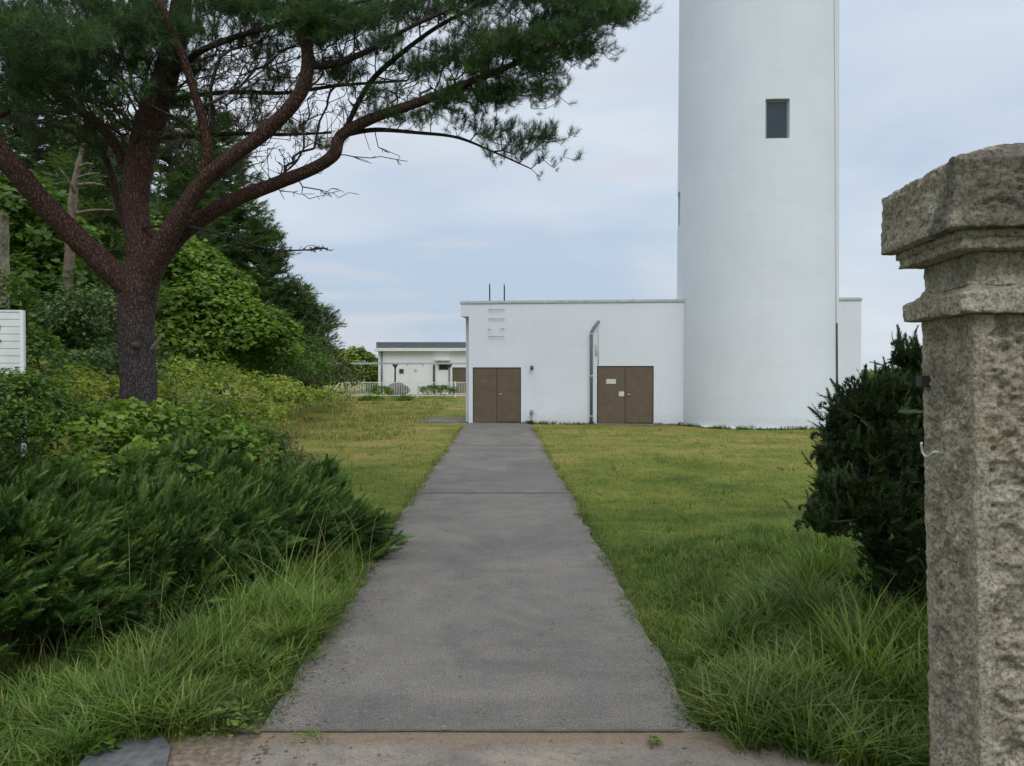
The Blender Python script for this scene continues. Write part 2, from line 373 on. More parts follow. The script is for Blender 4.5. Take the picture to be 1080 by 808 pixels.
# concrete apron at the left of the building
bm = bmesh.new()
pts = [GX(435, 27.4), GX(452, 29.6), GX(489, 29.8), GX(500, 29.8), GX(500, 27.2), GX(470, 26.7)]
top = [bm.verts.new((p[0], p[1], .03)) for p in pts]; bm.faces.new(top)
bot = [bm.verts.new((p[0], p[1], -.03)) for p in pts]
for k in range(6): bm.faces.new((top[k], bot[k], bot[(k+1) % 6], top[(k+1) % 6]))
bmesh.ops.recalc_face_normals(bm, faces=bm.faces)
me = bpy.data.meshes.new('pavement'); bm.to_mesh(me); bm.free(); props(link('pavement', me, M['asphalt']), kind='structure')

# ------------------------------------------------------------------ main building
RZ = -R(6); O = np.array([-1.66, 26.6, 0]); ax = np.array([math.cos(RZ), math.sin(RZ)])
def FU(px):   # distance along the facade seen at photo column px
    k = (px-540)/FPX
    return (k*O[1]-O[0])/(ax[0]-k*ax[1])
def FZ(px, py):
    u = FU(px); d = O[1]+u*ax[1]; return EYE+(391-py)/FPX*d
bld = empty('building', tuple(O), 'low white flat-roofed building with two brown double doors at the foot of the tower', 'building', rz=RZ)
H = FZ(487, 318); UE = FU(908.0)
d1 = (FU(498.5), FU(549.5), .03, FZ(500, 387.5)); d2 = (FU(629.5), FU(689.5), .03, FZ(660, 386))
def wall_holes(x0, x1, z0, z1, holes, depth, mb, y=0.0):
    xs = sorted({x0, x1, *[h[0] for h in holes], *[h[1] for h in holes]}); zs = sorted({z0, z1, *[h[2] for h in holes], *[h[3] for h in holes]})
    bm = mb.bm; vc = {}
    def v(x, yy, z):
        k = (round(x, 5), round(yy, 5), round(z, 5))
        if k not in vc: vc[k] = bm.verts.new((x, yy, z))
        return vc[k]
    for a, b_ in zip(xs, xs[1:]):
        for c_, d_ in zip(zs, zs[1:]):
            if any(h[0]-1e-6 <= a and b_ <= h[1]+1e-6 and h[2]-1e-6 <= c_ and d_ <= h[3]+1e-6 for h in holes): continue
            bm.faces.new((v(a, y, c_), v(b_, y, c_), v(b_, y, d_), v(a, y, d_)))
    for h in holes:
        a, b_, c_, d_ = h
        for q in (((a, y, c_), (a, y, d_), (a, y+depth, d_), (a, y+depth, c_)), ((b_, y, c_), (b_, y+depth, c_), (b_, y+depth, d_), (b_, y, d_)),
                  ((a, y, d_), (b_, y, d_), (b_, y+depth, d_), (a, y+depth, d_)), ((a, y, c_), (a, y+depth, c_), (b_, y+depth, c_), (b_, y, c_))):
            bm.faces.new([bm.verts.new(p) for p in q])
mb = MB(); xw = FU(494.5)
wall_holes(xw, UE, -.05, H-.085, [d1, d2], .07, mb)
DEP = 5.4
for q in (((UE,0,-.05),(UE,DEP,-.05),(UE,DEP,H-.085),(UE,0,H-.085)), ((xw,0,-.05),(xw,0,H-.085),(xw,.55,H-.085),(xw,.55,-.05)),
          ((0.05,.55,-.05),(xw,.55,-.05),(xw,.55,H-.50),(0.05,.55,H-.50)), ((.05,.55,-.05),(.05,.55,H-.5),(.05,DEP,H-.5),(.05,DEP,-.05)),
          ((.05,DEP,-.05),(.05,DEP,H-.085),(UE,DEP,H-.085),(UE,DEP,-.05))):
    mb.bm.faces.new([mb.bm.verts.new(p) for p in q])
mb.build('wall', M['wall'], bld)
MB().box(-.03, xw-.002, -.003, DEP+.02, H-.50, H-.087).build('eaves_beam', M['wall'], bld)
MB().box(-.05, UE+.03, -.035, DEP+.05, H-.085, H-.02).build('coping', M['coping'], bld, .008)
MB().box(-.02, UE, 0, DEP, H-.02, H+.01).build('roof', M['coping'], bld)
def door(h, label, extras):
    a, b_, z0, z1 = h
    f = MB().box(a+.001, a+.03, .035, .065, z0, z1).box(b_-.03, b_-.001, .035, .065, z0, z1).box(a+.03, b_-.03, .035, .065, z1-.03, z1-.001).build('door_frame', M['door_edge'], bld)
    mid = (a+b_)/2
    for (s, e) in ((a+.032, mid-.008), (mid+.008, b_-.032)):
        dl = MB().box(s, e, .02, .06, z0+.02, z1-.034).build('door', M['door'], bld, .004)
        if label: dl['label'] = label
        if s > mid:
            MB().tube([(mid+.09, .02, .98), (mid+.09, -.02, .98), (mid+.16, -.03, .98)], .014, 8).build('door_handle', M['sticker'], dl)
            MB().box(s, e, .008, .0195, z0+.02, z0+.05).build('kick_strip', M['door_edge'], dl)
        elif extras:
            for (qx, qz, w, hh) in ((FU(644.5), FZ(644, 402.3), .31, .155), (FU(655.5), FZ(655, 415.5), .17, .155)):
                MB().box(qx-w/2, qx+w/2, .012, .019, qz-hh/2, qz+hh/2).build('notice_plate', M['sticker'], dl)
        else:   # worn pale scratches where a notice was
            bm_ = bmesh.new(); r_ = random.Random(3); ring = []
            for q in range(40):
                an1 = q*2*math.pi/40; rr1 = .5+.9*r_.random()
                ring.append(bm_.verts.new((a+.38+math.cos(an1)*.17*rr1, .0185, 1.40+math.sin(an1)*.03*rr1)))
            bm_.faces.new(ring); me_ = bpy.data.meshes.new('paint_scuff'); bm_.to_mesh(me_); bm_.free()
            link('paint_scuff', me_, simple('scuffed_paint', (.175,.142,.115), .8), dl)
    mb = MB().box((a+b_)/2-.006, (a+b_)/2+.006, .045, .06, z0+.02, z1-.034).build('door_gap', M['door_edge'], bld)
door(d1, None, False); door(d2, None, True)
MB().box(d1[0]-.05, d1[1]+.05, -.09, .066, -.02, .0285).build('doorstep', M['concrete'], bld)
MB().box(d2[0]-.4, FU(712), -.14, .066, -.02, .027).build('doorstep', M['concrete'], bld)
# roof ladder: rungs on the wall and two rails above the roof
u0, u1 = FU(516), FU(531.5)
for k, py in enumerate((326.5, 336.5, 347, 355)):
    z = FZ(520, py); dz = (-.0, .02, -.02, .0)[k]
    if k == 2: 
        MB().tube([(u0, .0, z), (u0, -.10, z), (u0+.09, -.12, z-.03)], .012, 8).build('ladder_rung', M['steel'], bld)
        MB().tube([(u1-.12, -.12, z-.02), (u1-.02, -.10, z), (u1, 0, z+.02)], .012, 8).build('ladder_rung', M['steel'], bld)
    else:
        MB().tube([(u0, .01, z+dz), (u0, -.05, z+dz*.2), (u0+.02, -.065, z), (u1-.02, -.065, z), (u1, -.05, z+dz*.2), (u1, .01, z+dz)], .010, 8).build('ladder_rung', M['steel'], bld)
for u, t in ((u0, 298.5), (u1, 299)):
    MB().tube([(u, .12, H-.02), (u, .12, FZ(516, t+3)), (u-.01, .12, FZ(516, t))], [.022, .022, .010], 8).build('ladder_rail', M['darksteel'], bld)
# wall fittings
zv = FZ(561, 387.5); uv = FU(561)
MB().tube([(uv, 0, zv), (uv, -.05, zv)], [.05, .05], 12).tube([(uv, -.05, zv+.02), (uv, -.12, zv-.01), (uv+.03, -.15, zv-.06)], [.05, .045, .05], 10).build('wall_lamp', M['darksteel'], bld)
zt = FZ(562, 435)
MB().tube([(uv, 0, zt), (uv, -.07, zt+.03), (uv, -.12, zt), (uv, -.13, zt-.06)], [.045, .06, .05, .03], 10).tube([(uv, -.05, 0), (uv, -.05, zt)], .012, 8).build('standpipe_tap', M['steel'], bld)
# downpipe: bent top leaving the wall
ud = FU(623.8); zb = FZ(624, 350)
mb = MB().tube([(ud, -.09, .03), (ud, -.09, zb-.05), (ud+.02, -.09, zb+.03), (ud+.10, -.08, zb+.17), (ud+.20, -.06, zb+.30), (ud+.23, .0, zb+.33)], .046, 12)
mb.build('downpipe', M['pipe'], bld)
for z in (.25, 1.55, 2.9): MB().tube([(ud, -.09, z), (ud, -.09, z+.05)], .056, 12).build('pipe_bracket', M['coping'], bld)
uc = FU(631)
MB().tube([(uc, -.02, FZ(631, 385)), (uc, -.02, FZ(631, 345))], .012, 6).tube([(uc-.07, -.03, FZ(631, 375)), (uc-.07, -.03, FZ(631, 363))], .018, 6).build('conduit', simple('stained_conduit', (.52,.47,.38), .8), bld)

# ------------------------------------------------------------------ lighthouse tower
TA = R(16.80); TD = 27.6; TC = np.array([TD*math.sin(TA), TD*math.cos(TA)])
def TR(z): return 2.552-.0050*z
tow = empty('lighthouse_tower', (TC[0], TC[1], 0), 'tall round white lighthouse tower with a small dark window, beside the low building', 'lighthouse')
toCam = math.atan2(-TC[1], -TC[0])
def tp(phi, z, r=0): a = toCam+phi; rr = TR(z)+r; return Vector((rr*math.cos(a), rr*math.sin(a), z))
def tproj(phi, z):
    p = tp(phi, z); x, y = p.x+TC[0], p.y+TC[1]; return 540+FPX*x/y, 391-FPX*(z-EYE)/y
def solve_phi(px, z, lo=-1.3, hi=1.3):
    for _ in range(50):
        mid = (lo+hi)/2
        if tproj(mid, z)[0] < px: lo = mid
        else: hi = mid
    return mid
def solve_z(phi, py):
    lo, hi = 0, 16
    for _ in range(50):
        mid = (lo+hi)/2
        if tproj(phi, mid)[1] > py: lo = mid
        else: hi = mid
    return mid
zw = solve_z(.2, 126); wp = (solve_phi(806, zw), solve_phi(831.5, zw)); wz = (solve_z(wp[0], 147.5), solve_z(wp[0], 106))
lp = (-1.60, -1.22); lz = (solve_z(-1.4, 241), solve_z(-1.4, 205))
ZT = 21.0
phs = sorted({*np.linspace(-math.pi, math.pi, 97)[:-1].tolist(), *wp, *lp}); zs = sorted({-.1, 0.0, *np.arange(1, ZT+.1, 1.0).tolist(), *wz, *lz})
bm = bmesh.new(); grid = [[bm.verts.new(tp(p, z)) for p in phs] for z in zs]; n = len(phs)
def inw(p, z): return any(a-1e-6 <= p < b_-1e-6 and c_-1e-6 <= z < d_-1e-6 for (a, b_), (c_, d_) in ((wp, wz), (lp, lz)))
for j in range(len(zs)-1):
    for k in range(n):
        if not inw(phs[k], zs[j]):
            f = bm.faces.new((grid[j][k], grid[j][(k+1) % n], grid[j+1][(k+1) % n], grid[j+1][k])); f.smooth = True
bm.faces.new(grid[-1])
for (a, b_), (c_, d_), ins in ((wp, wz, -.16), (lp, lz, -.16)):
    pp = [p for p in phs if a-1e-6 <= p <= b_+1e-6]
    for z in (c_, d_):
        for p, q in zip(pp, pp[1:]): bm.faces.new([bm.verts.new(v) for v in (tp(p, z), tp(q, z), tp(q, z, ins), tp(p, z, ins))])
    for p in (a, b_): bm.faces.new([bm.verts.new(v) for v in (tp(p, c_), tp(p, d_), tp(p, d_, ins), tp(p, c_, ins))])
me = bpy.data.meshes.new('shaft'); bm.to_mesh(me); bm.free(); link('shaft', me, M['tower'], tow)
for (a, b_), (c_, d_) in ((wp, wz), (lp, lz)):
    A, B = tp(a, c_, -.12), tp(b_, c_, -.12); X = (B-A); L = X.length; X.normalize(); Yn = Vector((-X.y, X.x, 0))
    fr = MB(); Hh = d_-c_
    fr.box(0, .045, -.02, .03, 0, Hh).box(L-.045, L, -.02, .03, 0, Hh).box(.045, L-.045, -.02, .03, 0, .045).box(.045, L-.045, -.02, .03, Hh-.07, Hh)
    w = fr.build('window', M['frame'], tow); w.location = A; w.rotation_euler.z = math.atan2(X.y, X.x)
    MB().box(.045, L-.045, .0, .012, .045, Hh-.07).build('pane', M['glass'], w)
# lightning conductor and the rusty pipe at its foot
f1 = [(solve_phi(np.interp(z, [0, 3.2, 14], [882.4, 881.2, 876.8]), z), z) for z in (3.2, 5, 7, 9, 11, 13, 15, 17, 19, 21)]
MB().tube([tp(p, z, .008) for p, z in f1], .011, 6).build('lightning_conductor', M['coping'], tow)
f2 = [(solve_phi(np.interp(z, [0, 3.2], [882.4, 881.2]), z), z) for z in (0, .8, 1.6, 2.4, 3.22)]
MB().tube([tp(p, z, .03) for p, z in f2], .030, 8).build('conductor_guard_pipe', M['rust'], tow)
MB().tube([(0, 0, ZT-.0), (0, 0, ZT+.25)], 2.9, 64).build('gallery_slab', M['tower'], tow)
MB().tube([(0, 0, ZT+.25), (0, 0, ZT+2.3)], 1.35, 32).build('lantern_room', M['glass'], tow)
MB().tube([(0, 0, ZT+2.3), (0, 0, ZT+3.1)], [1.5, .15], 32).build('dome', M['coping'], tow)
MB().tube([(0, 0, -.1), (0, 0, .05)], 2.66, 64).build('footing', M['annex'], tow)

# ------------------------------------------------------------------ annex far left of the building
AD = 60.0
def AX(px, d=AD): return (px-540)/FPX*d
def AZ(py, d=AD): return EYE+(391-py)/FPX*d
an = empty('annex_building', (AX(399), AD, 0), 'small white single-storey annex with a dark blue-grey roof band behind the white railing', 'building')
x0 = AX(399); L = 14.5
zr = AZ(370.5)
win = (AX(462.5)-x0, AX(473)-x0, AZ(390.5), AZ(383))
dr = (AX(477)-x0, AX(500)-x0, .05, AZ(387.5))
mb = MB(); wall_holes(0, L, -.1, zr, [win, dr], .15, mb)
for q in (((0,0,-.1),(0,0,zr),(0,7,zr),(0,7,-.1)), ((L,0,-.1),(L,7,-.1),(L,7,zr),(L,0,zr)), ((0,7,-.1),(0,7,zr),(L,7,zr),(L,7,-.1))): mb.bm.faces.new([mb.bm.verts.new(p) for p in q])
mb.build('wall', M['annex'], an)
MB().box(-.22, L+.2, -.45, 7.3, zr, AZ(367.3)).build('fascia', M['white_metal'], an, .01)
MB().box(-.10, L+.1, -.30, 7.1, AZ(367.2)+.002, AZ(361)).build('roof', M['roof'], an, .01)
w = MB().box(win[0], win[1], .08, .12, win[2], win[3]).build('window', M['frame'], an)
MB().box(win[0]+.06, win[1]-.06, .06, .078, win[2]+.06, win[3]-.06).build('pane', M['glass'], w)
MB().box(dr[0]+.01, dr[1], .08, .13, dr[2], dr[3]-.01).build('door', M['door'], an, .01)
MB().box(AX(459)-x0, AX(475)-x0, -.5, -.001, AZ(380.5), AZ(378)).build('window_canopy', M['white_metal'], an, .01)
MB().box(AX(459.5)-x0, AX(461.5)-x0, -.14, -.001, 0, AZ(380.6)).box(AX(473.2)-x0, AX(475)-x0, -.14, -.001, 0, AZ(380.6)).build('window_surround', M['white_metal'], an)
MB().tube([(AX(402.8)-x0, -.08, 0), (AX(402.8)-x0, -.08, zr-.03)], .07, 8).build('downpipe', M['pipe'], an)
MB().tube([(AX(457.8)-x0, -.1, 0), (AX(457.8)-x0, -.1, AZ(385))], .07, 8).build('downpipe', M['darksteel'], an)
for px, py, s in ((423.5, 391.5, .32), (438.5, 390.5, .16)):
    MB().box(AX(px)-x0-s/2, AX(px)-x0+s/2, -.05, -.001, AZ(py)-s/2, AZ(py)+s/2).build('wall_vent', M['darksteel'] if s > .2 else M['coping'], an)
MB().box(0.01, 2.2, -.02, -.001, .0, .55).build('plinth', M['annex'], an)
# a second dark roof peeping out at the left behind the annex
sh = empty('shed', (AX(385, 68), 68, 0), 'dark pitched shed roof peeping out left of the white annex', 'shed')
sx0, sx1 = 0, AX(410, 68)-AX(385, 68)
mb = MB(); vs = [mb.bm.verts.new(p) for p in ((sx0,0,0),(sx1,0,0),(sx1,0,3.0),(sx0,0,2.2),(sx0,4,0),(sx1,4,0),(sx1,4,3.0),(sx0,4,2.2))]
for f in ((0,1,2,3),(4,7,6,5),(0,3,7,4),(1,5,6,2),(0,4,5,1)): mb.bm.faces.new([vs[i] for i in f])
mb.build('wall', M['bark2'], sh)
mb = MB(); vs = [mb.bm.verts.new(p) for p in ((sx0-.3,-.3,2.15),(sx1,-.3,3.1),(sx1,4.3,3.1),(sx0-.3,4.3,2.15),(sx0-.3,-.3,2.25),(sx1,-.3,3.2),(sx1,4.3,3.2),(sx0-.3,4.3,2.25))]
for f in ((0,3,2,1),(4,5,6,7),(0,1,5,4),(1,2,6,5),(2,3,7,6),(3,0,4,7)): mb.bm.faces.new([vs[i] for i in f])
mb.build('roof', M['roof'], sh)

# pipe gantry in front of the annex
gd = 56.0
gt = empty('pipe_gantry', (AX(350, gd), gd, 0), 'long pale horizontal beam on slim posts in front of the white annex', 'gantry')
gx0 = AX(350, gd); zb = AZ(383.4, gd)
MB().box(0, 12.0, -.07, .07, zb-.06, zb+.06).build('beam', M['coping'], gt, .01)
for px in (416.8, 474.0):
    x = AX(px, gd)-gx0
    MB().box(x-.055, x+.055, -.055, .055, 0, zb-.062).build('post', M['darksteel' if px < 430 else 'pipe'], gt, .008)
    mb = MB(); mb.tube([(x, 0, zb-.30), (x, 0, zb-.063)], [.07, .22], 4); mb.build('bracket', M['darksteel'], gt)
for px in (430, 446, 462): 
    x = AX(px, gd)-gx0; MB().tube([(x, 0, zb-.16), (x, 0, zb-.061)], .04, 6).build('hanger', M['coping'], gt)

# white railing
fd = 53.0; fx0 = AX(361, fd)
fe = empty('railing', (fx0, fd, 0), 'low white metal picket railing in front of the annex', 'fence')
FLn = AX(520, fd)-fx0; zt_ = AZ(403, fd)
mb = MB().box(0, FLn, -.025, .025, zt_-.05, zt_).build('top_rail', M['white_metal'], fe)
MB().box(0, FLn, -.02, .02, .10, .145).build('bottom_rail', M['white_metal'], fe)
for k in range(5):
    x = k*FLn/4; MB().box(x-.05, x+.05, -.05, .05, 0, zt_+.05).build('post', M['white_metal'], fe)
npk = 88
for k in range(npk):
    x = .06+(FLn-.12)*k/(npk-1); MB().box(x-.013, x+.013, -.012, .012, .146, zt_-.051).build('picket', M['white_metal'], fe)
# leaning end piece of the railing
en = empty('railing', (AX(361, fd)-.12, fd, 0), 'short sloping pale end brace at the left end of the white railing', 'fence')
MB().tube([(-.75, -.3, 0), (-.05, -.05, zt_-.05)], .03, 8).build('brace', M['white_metal'], en)
MB().tube([(-.45, -.2, 0), (-.05, -.05, zt_-.35)], .02, 8).build('stay', M['white_metal'], en)
# boulder behind the railing
def blob_mesh(name, c, r, m, seed, amp=.3, sub=4):
    bm = bmesh.new(); bmesh.ops.create_icosphere(bm, subdivisions=sub, radius=1)
    for v in bm.verts:
        nn = mnoise.fractal(v.co*1.3+Vector((seed, 0, 0)), 1.0, 2.0, 4)
        v.co = v.co*(1+amp*nn); v.co = Vector((v.co.x*r[0], v.co.y*r[1], v.co.z*r[2])); 
    for f in bm.faces: f.smooth = True
    me = bpy.data.meshes.new(name); bm.to_mesh(me); bm.free(); o = link(name, me, m); o.location = c; return o
props(blob_mesh('boulder', (AX(419, 55), 55, .42), (.72, .6, .50), M['bigrock'], 4), 'dark grey rounded boulder just behind the white railing', 'boulder')

# ------------------------------------------------------------------ gate pillar (right foreground)
PA = -R(5.9); cc = np.array([.5447*2.6, 2.6]); CS = .653
pux = np.array([math.cos(PA), math.sin(PA)]); puy = np.array([-math.sin(PA), math.cos(PA)])
pc = cc+(pux+puy)*CS/2
pil = empty('gate_pillar', (pc[0], pc[1], 0), 'weathered grey stone gate pillar with a moulded cap at the right edge', 'gate pillar', rz=PA)
def stone_stack(name, prof, z_step, rough, margin, seed, top=None, lichen=0.0, parent=pil, cham=.008):
    """prof: list of (z, half width); rough amp for the dressed field inside the margins"""
    zz = []; hw = []
    for (za, ha), (zb_, hb) in zip(prof, prof[1:]):
        n = max(1, int(abs(zb_-za)/z_step), int(abs(hb-ha)/z_step))
        for k in range(n): t = k/n; zz.append(za+(zb_-za)*t); hw.append(ha+(hb-ha)*t)
    zz.append(prof[-1][0]); hw.append(prof[-1][1])
    zz = np.array(zz); hw = np.array(hw); n = 84; t = np.linspace(-1, 1, n, endpoint=False)
    ring = []; nr = []; mk = []
    for (sx_, sy_) in ((1, 0), (0, 1), (-1, 0), (0, -1)):
        pass
    # perimeter params: bottom (front, -y) left->right, right, back, left
    P = np.concatenate([np.stack([t, -np.ones(n)], 1), np.stack([np.ones(n), t], 1), np.stack([-t, np.ones(n)], 1), np.stack([-np.ones(n), -t], 1)])
    Nn = np.concatenate([np.tile([0, -1.], (n, 1)), np.tile([1., 0], (n, 1)), np.tile([0, 1.], (n, 1)), np.tile([-1., 0], (n, 1))])
    for k in range(4):
        d = nrm(P[k*n][None])[0]; Nn[k*n] = d
    edge = 1-np.abs(np.where(np.abs(P[:, 0]) > .9999, P[:, 1], P[:, 0]))      # 0 at corners .. 1 at mid face
    edge[::n] = 0
    nz = len(zz); np_ = len(P)
    A = np.zeros((nz, np_, 3)); A[:, :, 0] = P[None, :, 0]*hw[:, None]; A[:, :, 1] = P[None, :, 1]*hw[:, None]; A[:, :, 2] = zz[:, None]
    F3 = A.reshape(-1, 3)
    em = np.clip((edge[None, :]*hw[:, None]-margin)/.02, 0, 1)
    zt0, zb0 = zz.max(), zz.min()
    vm = np.clip((np.minimum(zt0-zz, zz-zb0)-margin*.6)/.02, 0, 1)[:, None]
    mask = em*vm if rough > .004 else np.ones((nz, np_))
    nb = (fbm(F3, 11, seed, 5).reshape(nz, np_)-.5)*4; nf = (fbm(F3, 42, seed+5, 3).reshape(nz, np_)-.5)*4
    rid = 1-np.abs(fbm(F3, 16, seed+9, 3).reshape(nz, np_)*2-1)*2
    pit = np.clip(fbm(F3*np.array([1, 1, 1.6]), 26, seed+20, 3).reshape(nz, np_)-.56, 0, 1)*4
    d = -mask*(.007 if rough > .004 else 0)+mask*(rough*(nb*.6+rid*.35+nf*.35)-rough*.7*pit-rough*.25)+.0035*nf+.002*nb-.004*pit
    d = d-np.clip(1-edge[None, :]*hw[:, None]/.012, 0, 1)*(.002+.008*np.clip(fbm(F3, 14, seed+31, 3).reshape(nz, np_)-.42, 0, 1)*3)
    A[:, :, :2] += d[:, :, None]*Nn[None]
    A[:, :, 2] += (.003*nf)
    V = A.reshape(-1, 3)
    i = (np.arange(nz-1)[:, None]*np_+np.arange(np_)[None]); j = (np.arange(nz-1)[:, None]*np_+(np.arange(np_)[None]+1) % np_)
    F = np.stack([i.ravel(), j.ravel(), (j+np_).ravel(), (i+np_).ravel()], 1)
    if zz[-1] < zz[0]: F = F[:, ::-1]
    Fs = [F]
    li = np.clip((fbm(F3, 3.5, seed+40, 4)-.42)*4*lichen, 0, 1) if lichen else np.zeros(len(V))
    # flat caps
    for row, rev in ((0, True), (nz-1, False)):
        ci = len(V); V = np.vstack([V, [[0, 0, V[row*np_:(row+1)*np_, 2].mean()]]]); li = np.append(li, 0)
        a = row*np_+np.arange(np_); b2 = row*np_+(np.arange(np_)+1) % np_
        Fs.append(np.stack([b2, a, np.full(np_, ci)], 1) if rev else np.stack([a, b2, np.full(np_, ci)], 1))
    me = bpy.data.meshes.new(name); me.vertices.add(len(V))
    lean = np.clip(1.95-V[:, 2], 0, None)*.026
    V[:, 0] += lean
    me.vertices.foreach_set('co', V.astype(np.float32).ravel())
    idx = np.concatenate([f.ravel() for f in Fs]).astype(np.int32); tot = np.concatenate([np.full(len(f), f.shape[1]) for f in Fs]).astype(np.int32)
    me.loops.add(len(idx)); me.loops.foreach_set('vertex_index', idx); me.polygons.add(len(tot))
    me.polygons.foreach_set('loop_start', np.concatenate([[0], np.cumsum(tot)[:-1]]).astype(np.int32))
    me.update(calc_edges=True); me.polygons.foreach_set('use_smooth', np.full(len(tot), True))
    at = me.attributes.new('rnd', 'FLOAT', 'POINT'); at.data.foreach_set('value', li.astype(np.float32))
    return link(name, me, M['stone'], parent)
h = CS/2
stone_stack('shaft', [(-.05, h-.112), (1.940, h-.112)], .0065, .024, .040, 3)
stone_stack('ledge', [(1.941, h-.062), (2.005, h-.058), (2.034, h-.105)], .006, .003, 0, 8)
stone_stack('neck', [(2.0345, h-.108), (2.05, h-.112), (2.055, h-.120), (2.150, h-.120)], .007, .006, .03, 12)
stone_stack('cap_moulding', [(2.151, h-.050), (2.185, h-.050), (2.187, h-.040), (2.213, h-.040)], .007, .003, 0, 15, lichen=.4)
stone_stack('cap', [(2.2135, h-.002), (2.22, h), (2.434, h), (2.438, h-.004), (2.555, .03)], .006, .012, .045, 21, lichen=1.0)
# iron hook and hinge on the pillar
hk = W(972, 478, 2.95)
def loc_p(p):
    q = np.array(p)-np.array([pc[0], pc[1], 0]); a = -PA
    return (q[0]*math.cos(a)-q[1]*math.sin(a), q[0]*math.sin(a)+q[1]*math.cos(a), q[2])
hx, hy, hz = loc_p(W(974, 478, 2.93)); xf = -(h-.118)+.026*(1.95-hz)
MB().tube([(xf+.012, .075, hz-.008), (xf-.010, .085, hz-.002), (xf-.018, .10, hz-.008), (xf-.022, .118, hz-.024), (xf-.026, .14, hz-.026), (xf-.030, .158, hz-.010), (xf-.034, .156, hz+.010), (xf-.038, .146, hz+.026)], .005, 8).build('hook', M['hookmetal'], pil)
hx, hy, hz = loc_p(W(962, 402, 3.1))
MB().box(xf-.045, xf+.02, .13, .19, hz-.022, hz+.022).build('hinge_bracket', M['door_edge'], pil, .004)

# far-left stone post, cut by the left edge
def stone_post():
    d = 8.6; hw = .24; xr = (12-540)/FPX*(d+2*hw)
    o = empty('stone_post', (xr-hw, d+hw, 0), 'grey lichened stone post among the vines at the left edge', 'post')
    z = EYE+(391-218)/FPX*d
    a = stone_stack('shaft', [(-.05, hw), (z-.02, hw), (z, hw-.02)], .02, .012, .03, 55, parent=o)
    for v in a.data.vertices: v.co.x -= max(0, 1.95-v.co.z)*.026
stone_post()
# white slatted sign board
sd = 6.9
sg = empty('signboard', (AX(24, sd), sd, 0), 'white ribbed signboard with a pale post among shrubs at the left edge', 'signboard', rz=R(4))
zt2 = EYE+(391-329)/FPX*sd; zb2 = EYE+(391-398)/FPX*sd
mb = MB(); nr = 9
for k in range(nr):
    z0 = zb2+(zt2-zb2)*k/nr; z1 = zb2+(zt2-zb2)*(k+1)/nr
    mb.box(-1.3, -.012, -.012, .012, z0, z1-.012).box(-1.3, -.012, -.004, .004, z1-.0119, z1-.0001)
mb.build('panel', M['white_metal'], sg)
MB().box(-.0115, .018, -.02, .02, 0, zt2+.012).build('post', M['annex'], sg, .003)
MB().box(-1.32, -1.3002, -.02, .02, 0, zt2+.012).build('post', M['annex'], sg)
MB().box(-1.3, -.012, -.016, .016, zt2, zt2+.014).build('top_rail', M['annex'], sg)
xL = -.185
MB().box(xL-.3, xL+.012, -.0145, -.0125, zt2-.16, zt2-.11).build('printed_mark', M['blue'], sg)
MB().tube([(xL-.02, -.0145, zt2-.32), (xL+.012, -.0145, zt2-.24)], .006, 6).build('printed_mark', M['black'], sg)

# ------------------------------------------------------------------ vegetation generators
def frames(D, roll=None):
    """(N,3,3) matrices whose columns are x,y,z with z along D"""
    D = nrm(D); n = len(D); a = nrm(rng.normal(size=(n, 3)))
    x = nrm(np.cross(a, D)); y = np.cross(D, x); return np.stack([x, y, D], 2)
def frames_up(D, up=np.array([0, 0, 1.0])):
    D = nrm(D); y = nrm(np.cross(np.tile(up, (len(D), 1))+rng.normal(size=D.shape)*.15, D)); x = np.cross(y, D); return np.stack([x, y, D], 2)
def stamp(T, F, P, Rm, S, rnd, jitter=0.0):
    """copy template verts T (K,3), faces F (f,k) to positions P with matrices Rm and scales S"""
    n, K = len(P), len(T)
    V = np.einsum('nij,kj->nki', Rm, T)*S[:, None, None]+P[:, None, :]
    Fa = (F[None]+(np.arange(n)*K)[:, None, None]).reshape(-1, F.shape[1])
    at = np.repeat(rnd, K)
    if jitter: at = np.clip(at+np.repeat(rng.normal(size=n*K//3)*jitter, 3)[:n*K] if K % 3 == 0 else at, 0, 1)
    return V.reshape(-1, 3), Fa, at
def tri_template(n, axis_len, spread, length, width, tip_bias=0.0, flat=1.0):
    """needles leaving a shoot along +z"""
    T = []; 
    for k in range(n):
        z = axis_len*(k/n)**(1-tip_bias); a = k*2.399+rng.random()*.5
        s = spread*(1-.45*k/n)*(.8+.4*rng.random()); d = np.array([math.cos(a)*math.sin(s), math.sin(a)*math.sin(s)*flat, math.cos(s)])
        b0 = np.array([0, 0, z]); side = np.cross(d, rng.normal(size=3)); side /= np.linalg.norm(side)
        l = length*(.75+.5*rng.random()); T += [b0+side*width/2, b0-side*width/2, b0+d*l]
    return np.array(T), np.arange(3*n).reshape(-1, 3)
